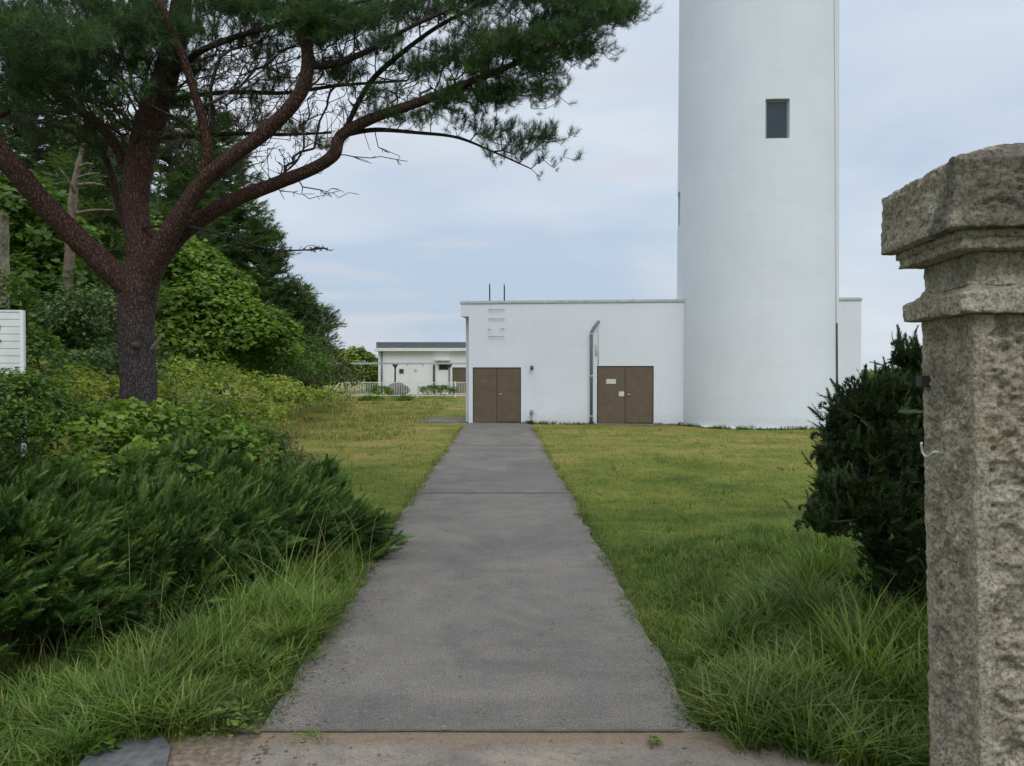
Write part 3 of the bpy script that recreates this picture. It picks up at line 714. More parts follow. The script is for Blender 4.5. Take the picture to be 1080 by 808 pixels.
def sample_blobs(blobs, n, inner=.0, zmin=None):
    """points in the outer shell of ellipsoids (x,y,z,rx,ry,rz), not deep inside the others"""
    B = np.array(blobs, float); area = (B[:, 3]*B[:, 4]+B[:, 4]*B[:, 5]+B[:, 3]*B[:, 5]); pr = area/area.sum()
    out = []; nor = []; got = 0; tries = 0
    while got < n:
        tries += 1
        if tries > 12: zmin = None
        if tries > 40: raise RuntimeError('blobs')
        k = rng.choice(len(B), size=n, p=pr); d = nrm(rng.normal(size=(n, 3))); d[:, 2] = np.where((d[:, 2] < -.2), -d[:, 2], d[:, 2])
        rad = 1-inner*rng.random(n)**1.5
        p = B[k, :3]+d*B[k, 3:]*rad[:, None]; ok = np.ones(n, bool)
        for q in range(len(B)):
            e = np.sum(((p-B[q, :3])/B[q, 3:])**2, 1); ok &= (e > .72) | (k == q)
        if zmin is not None: ok &= p[:, 2] > zmin
        out.append(p[ok]); nor.append(nrm(d[ok]/B[k[ok], 3:])); got += ok.sum()
    return np.concatenate(out)[:n], np.concatenate(nor)[:n]
def PB(px, py, d, rx, ry, rd=None):     # blob from photo px, radii in px (rd metres)
    p = W(px, py, d); s = d/FPX
    return (p[0], p[1], p[2], rx*s, rd if rd else (rx+ry)/2*s, ry*s)

class Skel:
    def __init__(s, cap=120000): s.p = np.zeros((cap, 3)); s.par = np.full(cap, -1); s.len = np.zeros(cap); s.fix = np.zeros(cap); s.n = 0; s.ends = []
    def add(s, p, par, fix=0):
        i = s.n; s.p[i] = p; s.par[i] = par; s.len[i] = 0 if par < 0 else s.len[par]+np.linalg.norm(p-s.p[par]); s.fix[i] = fix; s.n += 1; return i
    def polyline(s, pts, radii, par=-1, step=.15):
        pts = np.array(pts); last = par
        if par >= 0: pts = np.vstack([s.p[par], pts[1:] if np.linalg.norm(pts[0]-s.p[par]) < .02 else pts]); radii = [radii[0]]+list(radii) if len(radii) < len(pts) else radii
        for i in range(len(pts)-1):
            m_ = max(1, int(np.linalg.norm(pts[i+1]-pts[i])/step))
            for k in range(0 if (i == 0 and par < 0) else 1, m_+1):
                t = k/m_; last = s.add(pts[i]*(1-t)+pts[i+1]*t, last, radii[i]*(1-t)+radii[i+1]*t)
        return last
    def nearest(s, p): return int(np.argmin(np.linalg.norm(s.p[:s.n]-p, axis=1)))
    def grow(s, T, seg=.14, alpha=.25, wig=.035, sag=0.0, curve=.35):
        T = np.array(T); d0 = np.array([np.min(np.linalg.norm(s.p[:s.n]-t, axis=1)) for t in T])
        for ti in np.argsort(d0):
            t = T[ti]; q = s.p[:s.n]; d = np.linalg.norm(q-t, axis=1); i = int(np.argmin(d+alpha*s.len[:s.n])); dist = d[i]
            m_ = max(1, int(dist/seg)); par = i; base = s.p[i].copy()
            pd = base-s.p[s.par[i]] if s.par[i] >= 0 else np.array([0, 0, 1.]); pd = pd/max(np.linalg.norm(pd), 1e-6)
            for k in range(1, m_+1):
                u = k/m_; pt = base*(1-u)+t*u+pd*dist*curve*u*(1-u)*1.2+np.array([0, 0, -sag*dist*4*u*(1-u)])
                if k < m_: pt = pt+rng.normal(size=3)*wig*min(1, dist)
                par = s.add(pt, par)
            s.ends.append((par, ti))
    def radii(s, tip=.0035, ex=.42, mx=.08):
        acc = np.zeros(s.n); ch = np.zeros(s.n, int)
        for i in range(s.n-1, -1, -1):
            if acc[i] == 0: acc[i] = 1
            if s.par[i] >= 0: acc[s.par[i]] += acc[i]
        # remove spurious chain accumulation: acc counts terminal tips
        return np.minimum(tip*acc**ex, mx)
    def tubes(s, r, sides=4, which=None):
        idx = np.array([i for i in range(s.n) if s.par[i] >= 0 and s.fix[i] == 0]) if which is None else which
        a = s.p[s.par[idx]]; b_ = s.p[idx]; ra = np.where(s.fix[s.par[idx]] > 0, r[idx]*1.25, r[s.par[idx]]); ra = np.minimum(ra, r[idx]*1.6); rb = r[idx]
        D = nrm(b_-a); x = nrm(np.cross(D, np.where(np.abs(D[:, 2:3]) < .9, [[0, 0, 1.]], [[1., 0, 0]]))); y = np.cross(D, x)
        an_ = np.arange(sides)*2*math.pi/sides; cs = np.cos(an_), np.sin(an_)
        ring = x[:, None]*cs[0][None, :, None]+y[:, None]*cs[1][None, :, None]
        V = np.concatenate([a[:, None]+ring*ra[:, None, None], b_[:, None]+ring*rb[:, None, None]], 1).reshape(-1, 3)
        k = np.arange(sides); f = np.stack([k, (k+1) % sides, sides+(k+1) % sides, sides+k], 1)
        F = (f[None]+(np.arange(len(idx))*2*sides)[:, None, None]).reshape(-1, 4)
        return V, F
def limb_mesh(name, pts, radii, m, parent, seed=0, n=22, step=.05, amp=.10):
    """smooth tapered limb with knobbly bark relief"""
    pts = np.array(pts); t = np.concatenate([[0], np.cumsum(np.linalg.norm(np.diff(pts, axis=0), axis=1))])
    def cr(P, tt):      # catmull-rom on parameter
        out = []
        for v in tt:
            i = min(max(np.searchsorted(t, v)-1, 0), len(t)-2); u = (v-t[i])/(t[i+1]-t[i])
            p0, p1, p2, p3 = P[max(i-1, 0)], P[i], P[i+1], P[min(i+2, len(P)-1)]
            out.append(.5*((2*p1)+(-p0+p2)*u+(2*p0-5*p1+4*p2-p3)*u*u+(-p0+3*p1-3*p2+p3)*u**3))
        return np.array(out)
    tt = np.linspace(0, t[-1], max(3, int(t[-1]/step))); c = cr(pts, tt); r = np.interp(tt, t, radii)
    D = nrm(np.gradient(c, axis=0)); up = np.array([0, 1.0, 0.0]); x = nrm(np.cross(D, up)); y = np.cross(D, x)
    a = np.arange(n)*2*math.pi/n
    ring = x[:, None]*np.cos(a)[None, :, None]+y[:, None]*np.sin(a)[None, :, None]
    base = c[:, None]+ring*r[:, None, None]
    q = base.reshape(-1, 3); nz = ((fbm(q, 7, seed, 3)-.5)*2*.9+(fbm(q, 26, seed+3, 2)-.5)*.8).reshape(len(c), n)
    V = (c[:, None]+ring*(r[:, None]*(1+amp*nz))[:, :, None]).reshape(-1, 3)
    i = (np.arange(len(c)-1)[:, None]*n+np.arange(n)[None]); j = np.arange(len(c)-1)[:, None]*n+(np.arange(n)[None]+1) % n
    F = np.stack([i.ravel(), j.ravel(), (j+n).ravel(), (i+n).ravel()], 1)
    e = (len(c)-1)*n+np.arange(n)
    V = np.vstack([V, c[-1:]]); Fc = np.stack([e, (len(c)-1)*n+(np.arange(n)+1) % n, np.full(n, len(V)-1)], 1)
    return npmesh(name, V, [F, Fc], m, parent, smooth=True)

# ------------------------------------------------------------------ the big pine
PD = 9.4; S = PD/FPX
pine = empty('pine_tree', tuple(GX(145, PD)), 'large spreading pine with reddish limbs and dark needles rising from the shrubs on the left', 'tree')
def Lm(l): return [W(x, y, PD+dz) for x, y, w, dz in l], [w*S/2 for x, y, w, dz in l]
limbs = [
 ('trunk', [(146,500,46,0),(146,430,40,0),(145,380,37,0),(144,330,38,0),(147,300,43,0),(150,270,37,0),(146,235,31,.05),(143,200,33,.1),(150,160,36,.15),(160,125,36,.2),(172,90,33,.2),(183,50,29,.2),(190,10,26,.2),(196,-50,22,.1),(190,-120,17,0),(200,-190,11,0),(205,-240,6,0)], -1),
 ('limb', [(146,318,30,0),(128,296,33,-.1),(92,262,31,-.25),(48,217,29,-.45),(6,168,28,-.7),(-50,110,26,-1),(-120,50,22,-1.3),(-200,0,16,-1.5)], 0),
 ('limb', [(150,318,30,-.02),(162,278,31,-.12),(185,236,26,-.25),(212,194,22,-.35),(245,165,20,-.45),(275,143,19,-.5),(305,114,18,-.6),(321,88,18,-.65),(324,55,16,-.7),(314,20,15,-.7),(306,-20,12,-.7),(315,-80,8,-.6)], 0),
 ('limb', [(152,312,26,.02),(170,272,26,.05),(200,240,23,.05),(245,212,20,.0),(290,194,18,-.1),(330,178,17,-.2),(352,163,17,-.3),(360,143,16,-.3),(390,126,14,-.4),(430,112,13,-.5),(470,97,11,-.6),(512,80,9,-.8),(555,62,7,-.9),(600,40,5,-1),(640,18,3,-1.1)], 0),
 ('limb', [(196,222,16,-.3),(214,185,16,-.35),(219,158,15,-.4),(211,118,13,-.5),(197,72,13,-.6),(184,38,12,-.7),(170,5,11,-.8),(150,-40,9,-.9),(130,-100,6,-1)], 2),
 ('limb', [(142,210,18,.2),(128,165,18,.3),(108,135,16,.35),(82,115,15,.4),(60,95,14,.5),(30,60,11,.7),(-20,20,8,.9)], 0),
 ('limb', [(143,262,15,.3),(128,225,15,.5),(118,185,14,.7),(105,150,13,.9),(88,118,10,1.1),(80,70,8,1.2)], 0),
 ('limb', [(361,145,9,-.3),(372,120,9,-.3),(392,85,9,-.3),(425,55,8,-.35),(462,28,7,-.4),(505,5,6,-.45),(560,-25,4,-.5)], 3),
 ('limb', [(361,143,8,-.3),(395,137,8,-.3),(440,140,6,-.35),(482,145,5,-.35),(520,160,3.5,-.4),(560,178,2,-.4)], 3),
 ('limb', [(176,85,14,.1),(205,58,11,-.1),(240,42,10,-.3),(280,30,9,-.5),(315,20,8,-.6),(370,5,6,-.8),(440,-15,4,-1)], 0),
 ('limb', [(167,112,11,.2),(205,101,8,.3),(250,97,8,.4),(300,98,7,.5),(360,90,6,.6),(430,85,4,.7)], 0),
 ('limb', [(325,70,10,-.65),(350,68,12,-.7),(385,55,9,-.8),(430,30,6,-.9),(480,8,4,-1)], 2),
 ('limb', [(219,160,5,-.4),(195,130,6,-.5),(160,112,5,-.6),(130,85,4,-.7),(108,62,3,-.8)], 4),
 ('limb', [(218,150,7,-.4),(225,120,7,-.4),(222,95,6,-.5),(232,60,5,-.5)], 4),
 ('limb', [(160,145,10,.2),(200,144,8,.4),(250,141,8,.5),(300,142,6,.6),(350,140,4,.7)], 0),
 ('limb', [(10,118,10,.5),(-10,125,10,.5),(-60,140,7,.5)], 5),
 ('limb', [(175,40,14,.2),(140,0,12,.5),(90,-50,9,.7),(30,-100,6,.9)], 0),
 ('limb', [(190,0,12,.2),(250,-50,9,.2),(330,-100,7,.1),(420,-130,4,0)], 0),
 ('limb', [(150,240,5,-.1),(190,238,5,-.2),(235,248,4,-.3),(285,263,3.5,-.4),(315,264,2.5,-.45),(345,262,1.5,-.5)], 0),
]
sk = Skel(); heads = []
for li, (nm, l, par) in enumerate(limbs):
    pts, rad = Lm(l); rad = [q*(.95 if li == 0 and qi < 5 else .82 if li == 0 else .75 if li < 4 else .66 if li < 7 else .60) for qi, q in enumerate(rad)]; limb_mesh(nm, pts, rad, M['pinebark' if li in (0,1,2,3,4,5,6,15) else 'bark_dark'], pine, seed=li*3, n=26 if li < 4 else 14, step=.04 if li < 4 else .06, amp=.13 if li == 0 else .11)
    p0 = np.array(pts[0]); pi = -1
    if li: pi = sk.nearest(p0)
    last = pi
    P_ = np.array(pts); 
    for i in range(len(P_)-1):
        m_ = max(1, int(np.linalg.norm(P_[i+1]-P_[i])/.12))
        for k in range(m_): t = k/m_; last = sk.add(P_[i]*(1-t)+P_[i+1]*t, last, rad[i]*(1-t)+rad[i+1]*t)
    sk.add(P_[-1], last, rad[-1])
# stub and knot on the trunk
limb_mesh('branch_stub', [W(160, 368, PD-.03), W(167, 359, PD-.06), W(171, 353, PD-.08)], [.026, .02, .010], M['deadwood'], pine, 40, 10, .03)
limb_mesh('knot', [W(143, 364, PD-.20), W(142, 363, PD-.235)], [.045, .02], M['twig'], pine, 41, 12, .01)
# foliage pads: (px, py, dz, rx, ry, rdepth, n)
pads = [(40,20,-.2,80,40,.9,420),(120,25,0,70,45,1.0,380),(30,70,.3,60,22,.9,170),(90,65,.6,55,20,.8,170),(165,30,-.5,45,32,.7,200),(150,70,.3,35,18,.6,70),
 (20,108,.8,35,8,.6,50),(60,85,-.4,45,14,.5,90),(-40,40,-.5,60,50,1,160),
 (225,5,0,50,14,.8,130),(270,10,.2,60,12,.8,130),(330,8,-.6,60,18,.8,260),(365,30,-.6,45,14,.7,140),(400,12,-.5,60,14,.8,230),(455,12,-.5,50,14,.7,200),(500,8,-.5,50,14,.6,170),
 (345,75,.2,36,9,.6,90),(300,85,.4,32,6,.5,40),(410,50,-.5,40,10,.6,110),(430,75,.3,45,10,.6,110),(480,62,-.6,40,13,.6,170),(520,45,-.8,40,16,.6,230),(560,42,-.9,38,20,.6,280),(600,32,-1,32,20,.5,240),(630,15,-1.1,26,14,.4,150),(655,10,-1.1,18,9,.3,70),(585,62,-.8,42,11,.5,170),(620,52,-1,18,8,.3,60),
 (540,78,-.7,50,10,.5,190),(500,100,-.6,45,9,.5,130),(470,112,-.4,45,8,.5,110),(540,100,-.6,42,9,.5,130),(575,103,-.6,18,7,.3,50),(430,122,-.3,40,6,.4,60),(400,100,-.3,30,7,.5,50),
 (530,145,-.4,28,8,.3,70),(565,148,-.4,22,7,.3,70),(545,163,-.4,24,6,.3,40),(577,176,-.4,8,5,.15,16),(470,128,-.3,40,5,.4,40),
 (268,124,.5,20,4,.3,26),(318,138,.6,22,4,.3,26),(335,152,.6,20,4,.3,18),(290,60,.2,30,5,.4,30),(245,75,.3,30,5,.4,20),(385,120,-.2,25,4,.3,24),(350,40,-.2,35,10,.5,70),
 (600,0,-1,60,16,.5,220),(540,-15,-.7,60,18,.6,170),(470,-30,-.6,70,20,.8,170),
 (60,-60,0,130,60,1.2,380),(200,-80,0,120,60,1.2,330),(330,-70,-.2,100,40,1.0,240),(430,-90,-.2,90,30,.9,150),(150,-180,0,120,50,1.2,220),(260,-170,0,100,45,1.0,150),(-120,0,-1,90,60,1.0,160),(-180,80,-.8,60,30,.8,80),
 (190,-70,1.8,130,60,.8,150),(100,-20,2.2,130,50,.7,150),(300,-20,1.8,100,35,.6,110),(60,30,-2.0,90,40,.6,140)]
pads += [(215,60,.2,50,30,.7,60),(250,35,.1,60,22,.8,90),(200,110,.5,45,16,.6,50),(285,110,.3,40,14,.5,30),(300,30,-.2,50,18,.7,80),(130,150,.6,50,12,.6,40),(240,180,.4,40,8,.4,24),(55,150,.9,50,10,.5,40),(60,60,1.2,110,50,.6,260),(110,95,-.6,50,18,.5,110),(30,50,-1.2,80,50,.5,200),(180,50,.9,60,40,.5,160),(20,130,1.4,50,14,.4,60)]
T = []
for (px, py, dz, rx, ry, rd, n) in pads:
    if 370 < px < 640 and py > 0: n = int(n*.62)
    # each pad is broken into small tufts groups
    g = max(3, n//9); c = rng.normal(size=(g, 3)); c = nrm(c)*rng.random((g, 1))**.4
    for q in c:
        k = max(1, int(n/g)); off = rng.normal(size=(k, 3))*np.array([11, 5, .10])
        for o_ in off:
            T.append(W(px+q[0]*rx+o_[0], py+q[1]*ry+o_[1], PD+dz+q[2]*rd+o_[2]))
T = np.array(T); nT = len(T)
# bare twig targets inside the crown
B = []
for (px, py, dz, rx, ry, rd, n) in [(225,80,-.4,70,45,.5,130),(190,150,-.3,50,30,.4,90),(280,130,-.5,50,25,.4,60),(70,140,.6,80,25,.6,160),(100,80,0,90,50,.8,200),(150,120,.2,60,40,.6,120),(265,70,0,75,40,.7,170),(240,110,.2,70,35,.6,110),(300,165,-.1,60,25,.5,70),(120,120,.3,80,40,.7,130),(380,90,-.3,60,30,.6,90),(330,120,.2,70,30,.6,80),(460,90,-.5,60,22,.5,50),(300,50,.2,90,30,.7,120),
        (350,205,-.2,32,8,.2,22),(315,205,-.1,25,14,.2,12),(400,165,-.3,30,10,.2,14),(425,172,-.3,12,5,.1,5),(335,262,-.45,20,5,.15,34),(250,250,-.3,40,5,.2,14),(305,268,-.4,20,5,.15,6),(80,155,.5,55,15,.4,40),(180,215,-.1,20,20,.3,14),(60,130,.6,60,18,.4,50),(250,190,.1,50,16,.3,22)]:
    q = nrm(rng.normal(size=(n, 3)))*rng.random((n, 1))**.5
    q = np.concatenate([q, nrm(rng.normal(size=(n, 3)))*rng.random((n, 1))**.5]) if n > 25 else q
    for a in q: B.append(W(px+a[0]*rx, py+a[1]*ry, PD+dz+a[2]*rd))
sk.grow(B, .11, .30, .035)
nb = sk.n; e0 = len(sk.ends)
sk.grow(T, .13, .22, .03, sag=.03)
rr = sk.radii(.0032, .36, .035)
V, F = sk.tubes(rr, 4)
npmesh('branches', V, F, M['twig'], pine)
# needle tufts at the targets and just behind them
ends = [e for e, ti in sk.ends[e0:]]
P_, D_ = [], []
for e in ends:
    q = sk.p[e]; pq = sk.p[sk.par[e]]; d = (q-pq)/max(np.linalg.norm(q-pq), 1e-6)
    P_.append(q); D_.append(d*.55+np.array([0, 0, .75])+rng.normal(size=3)*.28)
    if rng.random() < .85:
        P_.append(q*.55+pq*.45+rng.normal(size=3)*.035); D_.append(d*.6+np.array([0, 0, .5])+rng.normal(size=3)*.45)
    if rng.random() < .6:
        P_.append(q+rng.normal(size=3)*np.array([.07, .07, .03])); D_.append(d*.4+np.array([0, 0, .8])+rng.normal(size=3)*.3)
P_ = np.array(P_); D_ = np.array(D_)
Vs, Fs_, As = [], [], []; o = 0
for k in range(6):
    Tm, Tf = tri_template(34, .085, 1.0, .062, .0040)
    sel = np.arange(len(P_)) % 6 == k
    cl = np.clip(fbm(P_[sel], 1.4, 5, 2)*1.1-.12+rng.normal(size=sel.sum())*.13, 0, 1)
    v, f, a = stamp(Tm, Tf, P_[sel], frames(D_[sel]), .8+.5*rng.random(sel.sum()), cl, .10)
    Vs.append(v); Fs_.append(f+o); As.append(a); o += len(v)
npmesh('needles', np.concatenate(Vs), np.concatenate(Fs_), M['pineneedle'], pine, np.concatenate(As))

# ------------------------------------------------------------------ background conifers
CT = [tri_template(16, .30, 1.15, .26, .055, flat=1) for _ in range(4)]
for T_, F_ in CT: T_[:, 1] *= 1.0; T_[:, 2] *= 1.0
def conifer(px, ytop, d, width_px, label, m='conifer', zbase_px=None, taper=.62, nb=110, bare=.12, seed=0, tuft=1.0, xoff=0, name='conifer_tree', flat=.35, sz=None):
    r = np.random.default_rng(seed); base = GX(px, d); gz_ = float(ground_z(base[0:1], base[1:2])[0]); base[2] = gz_
    H_ = EYE+(391-ytop)/FPX*d-gz_; Wd = width_px*d/FPX
    t = empty(name, tuple(base), label, 'tree', 'conifers standing behind the shrubs')
    pts = [base+np.array([math.sin(k*1.3+seed)*.12*(k > 0), 0, H_*k/6]) for k in range(7)]
    limb_mesh('trunk', pts, [max(.02, .022*H_*(1-k/6.2)) for k in range(7)], M['bark2'], t, seed, 10, .3)
    P, D, Bv = [], [], []; bp = []
    for i in range(nb):
        h_ = bare+(1-bare)*(i+r.random())/nb; z = H_*h_; az = r.random()*2*math.pi
        L_ = Wd*(1-h_**1.3)**taper*(.65+.45*r.random())+.25
        c = base+np.array([0, 0, z]); dr_ = np.array([math.cos(az), math.sin(az), 0]); rise = .22 if h_ > .5 else .05
        nt_ = max(3, int(L_*8.0)); prev = c
        for k in range(nt_):
            u = (k+.6)/nt_
            if u < .22: continue
            spread = .30*L_*(.35+.65*math.sin(min(1, u*1.05)*math.pi))*.8
            lat = np.array([-dr_[1], dr_[0], 0])*r.normal()*spread
            q = c+dr_*L_*u+lat+np.array([0, 0, L_*(rise*u+.10*u*u)-.14*abs(r.normal())*spread])
            for _ in range(3): P.append(q+r.normal(size=3)*np.array([.16, .16, .06])); D.append(dr_*.9+lat*.5+np.array([0, 0, .30])+r.normal(size=3)*.35)
        bp.append((c, c+dr_*L_*.5+np.array([0, 0, L_*rise*.5]), c+dr_*L_*.92+np.array([0, 0, L_*(rise*.92+.08)]), .012*H_*(1-h_)**.5+.01))
    P = np.array(P); D = np.array(D); Vs, Fs_, As = [], [], []; o = 0
    for k, (T_, F_) in enumerate(CT):
        sel = np.arange(len(P)) % 4 == k; Rm = frames_up(D[sel]); 
        T2 = T_.copy(); T2[:, 0] *= flat
        cl = np.clip(fbm(P[sel], .9, seed, 2)+r.normal(size=sel.sum())*.14-.05, 0, 1)
        v, f, a = stamp(T2, F_, P[sel], Rm, tuft*(.75+.5*r.random(sel.sum())), cl, .08); Vs.append(v); Fs_.append(f+o); As.append(a); o += len(v)
    npmesh('crown', np.concatenate(Vs), np.concatenate(Fs_), M[m], t, np.concatenate(As))
    s2 = Skel(20000)
    for a, b_, c_, rr_ in bp:
        i0 = s2.add(a, -1); i1 = s2.add(b_, i0); i2 = s2.add(c_, i1)
    rad = np.zeros(s2.n); 
    for q, (_, _, _, rr_) in enumerate(bp): rad[3*q:3*q+3] = (rr_, rr_*.6, rr_*.2)
    v, f = s2.tubes(rad, 4); npmesh('branches', v, f, M['bark2'], t)
    return t
conifer(228, 120, 46, 78, 'tall dark conifer behind the green slope, tallest of those right of the pine trunk', seed=11, nb=300)
conifer(278, 232, 45, 48, 'dark conifer of middle height rising between the tall conifer and the small one', seed=12, nb=190)
conifer(316, 300, 46, 30, 'slim dark conifer at the right end of the trees, left of the smallest pine', seed=13, nb=120)
conifer(333, 324, 50, 27, 'smallest dark pine with a flat crown at the right end of the trees', seed=14, nb=60, bare=.45, taper=.30, tuft=.9)
conifer(180, 95, 36, 60, 'dark conifer directly behind the fork of the big pine', seed=15, nb=150)
conifer(95, 150, 20, 78, 'dark conifer filling the gap left of the pine trunk', seed=16, nb=140, tuft=.8)
conifer(40, 60, 26, 80, 'mid-green conifer seen through the pine at the far left', 'conifer_l', seed=17, nb=170)
conifer(120, 110, 30, 70, 'mid-green conifer between the pine trunk and its left limb', 'conifer_l', seed=18, nb=130)
conifer(-60, 40, 22, 90, 'green conifer cut by the left edge of the picture', 'conifer_l', seed=19, nb=120)
# dead trunk
dt = empty('dead_tree', tuple(GX(76, 13)), 'pale bare dead trunk with broken side branches behind the left limb of the pine', 'dead tree')
limb_mesh('trunk', [W(72, 400, 13), W(72, 300, 13), W(75, 240, 13), W(78, 200, 13), W(84, 168, 13), W(88, 150, 13)], [.085, .08, .07, .058, .04, .015], M['deadwood'], dt, 5, 12, .06, .3)
for k, (x0_, y0_, x1_, y1_) in enumerate(((80,225,120,222),(82,188,105,183),(84,176,98,173),(76,248,60,232),(80,205,62,176),(83,195,112,196))):
    limb_mesh('branch', [W(x0_, y0_, 13), W((x0_+x1_)/2, (y0_+y1_)/2-2, 12.8), W(x1_, y1_, 12.7)], [.03, .02, .008], M['deadwood'], dt, k, 6, .1)

# ------------------------------------------------------------------ shrubs
def leaf_template(l=1.0, w=.55, fold=.12):
    T = np.array([[0, 0, 0], [w/2, l*.45, fold*.5], [0, l, -.12*l], [-w/2, l*.45, fold*.5], [0, l*.45, -fold*.2]], float)
    F = np.array([[0, 1, 4], [1, 2, 4], [4, 2, 3], [0, 4, 3]]); return T, F
def lobed_template():
    a = [(-.1,0),(.35,-.05),(.52,.30),(.30,.42),(.34,.72),(0,1.0),(-.34,.72),(-.30,.42),(-.52,.30),(-.35,-.05)]
    T = np.array([[x, y, .06*abs(x)] for x, y in a]+[[0, .35, -.05]]); n = len(a)
    return T, np.array([[k, (k+1) % n, n] for k in range(n)])
LT = leaf_template(); LB = lobed_template()
def shrub(name, blobs, leaf, dens, label, m, sub=.22, cat='shrub', group='shrubs and scrub on the left bank', tmpl=None, inner=.35, stems=True, droop=.25, size_j=.5, clump=1.0, seedc=3):
    B = np.array(blobs, float); c = B[:, :3].mean(0); gz_ = float(ground_z(c[0:1], c[1:2])[0])
    t = empty(name, (c[0], c[1], gz_), label, cat, group)
    area = (4*math.pi*(B[:, 3]*B[:, 4]+B[:, 4]*B[:, 5]+B[:, 3]*B[:, 5])/3).sum()*.5
    ns = max(12, int(area/(sub*sub)*1.1*clump))
    pc_, nc = sample_blobs(blobs, ns, .22, zmin=gz_-.1)
    pc_ = pc_+nrm(rng.normal(size=pc_.shape))*sub*.45*rng.random((ns, 1))
    rs = sub*(.55+.8*rng.random(ns))
    per = max(3, int(dens*area/ns)); k = np.repeat(np.arange(ns), per); n = len(k)
    d = nrm(rng.normal(size=(n, 3))+nc[k]*.75+np.array([0, 0, .35])); rad = 1-inner*rng.random(n)+.35*(rng.random(n) < .12)*rng.random(n)
    P = pc_[k]+d*(rs[k]*rad)[:, None]*np.array([1.1, 1.1, .75])
    ok = P[:, 2] > gz_-.05; P, d, k = P[ok], d[ok], k[ok]; n = len(P)
    # leaf normal = outward+up, leaf axis tangential, drooping
    nn = nrm(d*.6+np.array([0, 0, .75])+rng.normal(size=(n, 3))*.38)
    ax_ = nrm(np.cross(nn, rng.normal(size=(n, 3)))); ax_ = nrm(ax_+d*.5-np.array([0, 0, droop])); x = nrm(np.cross(ax_, nn)); nn = np.cross(x, ax_)
    Rm = np.stack([x, ax_, nn], 2)
    T_, F_ = tmpl or LT
    cr_ = np.clip(vnoise(pc_, .8, seedc)*.45+rng.random(ns)*.55-.05, 0, 1)
    rn = np.clip(cr_[k]+rng.normal(size=n)*.14, 0, 1)
    v, f, a = stamp(T_, F_, P, Rm, leaf*(1-size_j/2+size_j*rng.random(n)), rn)
    npmesh('foliage', v, f, M[m], t, a)
    if stems:
        s2 = Skel(60000); s2.add(np.array([c[0], c[1], gz_-.05]), -1)
        for b_ in B[:6]: s2.add(np.array([b_[0]*.8+c[0]*.2, b_[1]*.8+c[1]*.2, gz_]), 0)
        pick = pc_[rng.permutation(ns)[:min(ns, 260)]]
        s2.grow(pick, .3, .2, .05); rr_ = s2.radii(.004, .3, .014); v, f = s2.tubes(rr_, 3); npmesh('stems', v, f, M['stem'], t)
    return t
# vine-covered thicket at the far left
shrub('vine_thicket', [PB(20,250,14,55,45,1.2), PB(-50,260,14,60,60,1.2), PB(30,320,13.5,50,50,1.2), PB(40,375,13,45,40,1.1), PB(-30,360,13,60,60,1.2), PB(5,215,15,35,22,1)], .12, 420, 'tall vine-covered thicket of broad leaves behind the white signboard', 'leaf', .30, tmpl=LB)
shrub('bush', [PB(95,350,12.5,38,40,1.0), PB(110,400,12,45,30,1), PB(70,395,12,30,25,1)], .08, 500, 'dark leafy bush directly left of the pine trunk', 'conifer', .22)
shrub('broadleaf_tree', [PB(190,300,27,45,42,2), PB(215,350,26,55,50,2), PB(150,330,27,45,60,2), PB(255,365,26,48,38,2), PB(180,385,25,60,40,2), PB(170,262,28,30,18,1.5), PB(230,315,27,30,25,1.5)], .14, 300, 'rounded bright green broadleaf tree right behind the pine trunk', 'vine_bright', .42, cat='tree', tmpl=LB)
shrub('bush', [PB(300,378,30,32,22,1.5), PB(282,392,28,35,24,1.5), PB(322,392,34,24,17,1.5), PB(250,400,26,40,25,1.5)], .14, 230, 'green sloping bush at the foot of the dark conifers', 'leaf', .45)
shrub('bush', [PB(345,395,38,22,16,1.5), PB(322,402,36,20,14,1.2), PB(362,400,42,16,12,1)], .22, 90, 'darker round bush near the left end of the white railing', 'brownweed', .4)
shrub('bush', [PB(205,405,19,40,20,1.2), PB(245,415,18,42,18,1.2), PB(285,418,21,34,14,1.2), PB(170,412,17,30,20,1)], .11, 260, 'yellow-green scrub right of the pine trunk', 'weed', .28)
shrub('bush', [PB(320,424,27,30,9,1), PB(345,420,34,26,8,1)], .16, 150, 'low yellow-green scrub running toward the railing', 'weed', .28)
shrub('bush', [PB(60,415,10.5,60,22,.9), PB(110,425,10,45,18,.8), PB(10,410,11,50,25,.9)], .07, 600, 'fine-leaved green scrub around the foot of the pine, left side', 'weed', .2)
shrub('bush', [PB(195,438,10,40,18,.7), PB(240,445,10.5,45,16,.8), PB(275,448,12.5,28,12,.7)], .075, 600, 'yellow-green leafy scrub behind the junipers', 'weed', .2)
shrub('vine_patch', [PB(150,470,8.0,80,42,.6), PB(95,480,7.6,70,36,.6), PB(215,475,8.2,50,34,.5), PB(150,498,7.0,50,20,.35), PB(200,506,6.9,30,12,.25), PB(95,508,6.5,36,14,.25), PB(255,480,7.8,30,18,.35), PB(40,470,8.0,60,36,.6), PB(60,505,7.2,40,16,5), PB(-30,475,8.0,50,36,.5)], .056, 850, 'light green broad-leaved vine sprawling over the junipers below the pine trunk', 'vine_bright', .16, cat='vine', tmpl=LB, inner=.5)
shrub('bush', [PB(120,452,9.0,50,20,.5), PB(60,445,9.2,50,18,.5), PB(190,452,9.2,36,16,.4)], .04, 1500, 'fine-leaved dark green weeds mixed into the vine just below the pine trunk', 'leaf', .14)
shrub('bush', [PB(205,500,7.6,40,14,.3), PB(120,512,6.9,34,10,.25), PB(20,490,7.3,40,16,.3)], .036, 1500, 'low fine-leaved green growth between the vine and the junipers', 'leaf', .10)
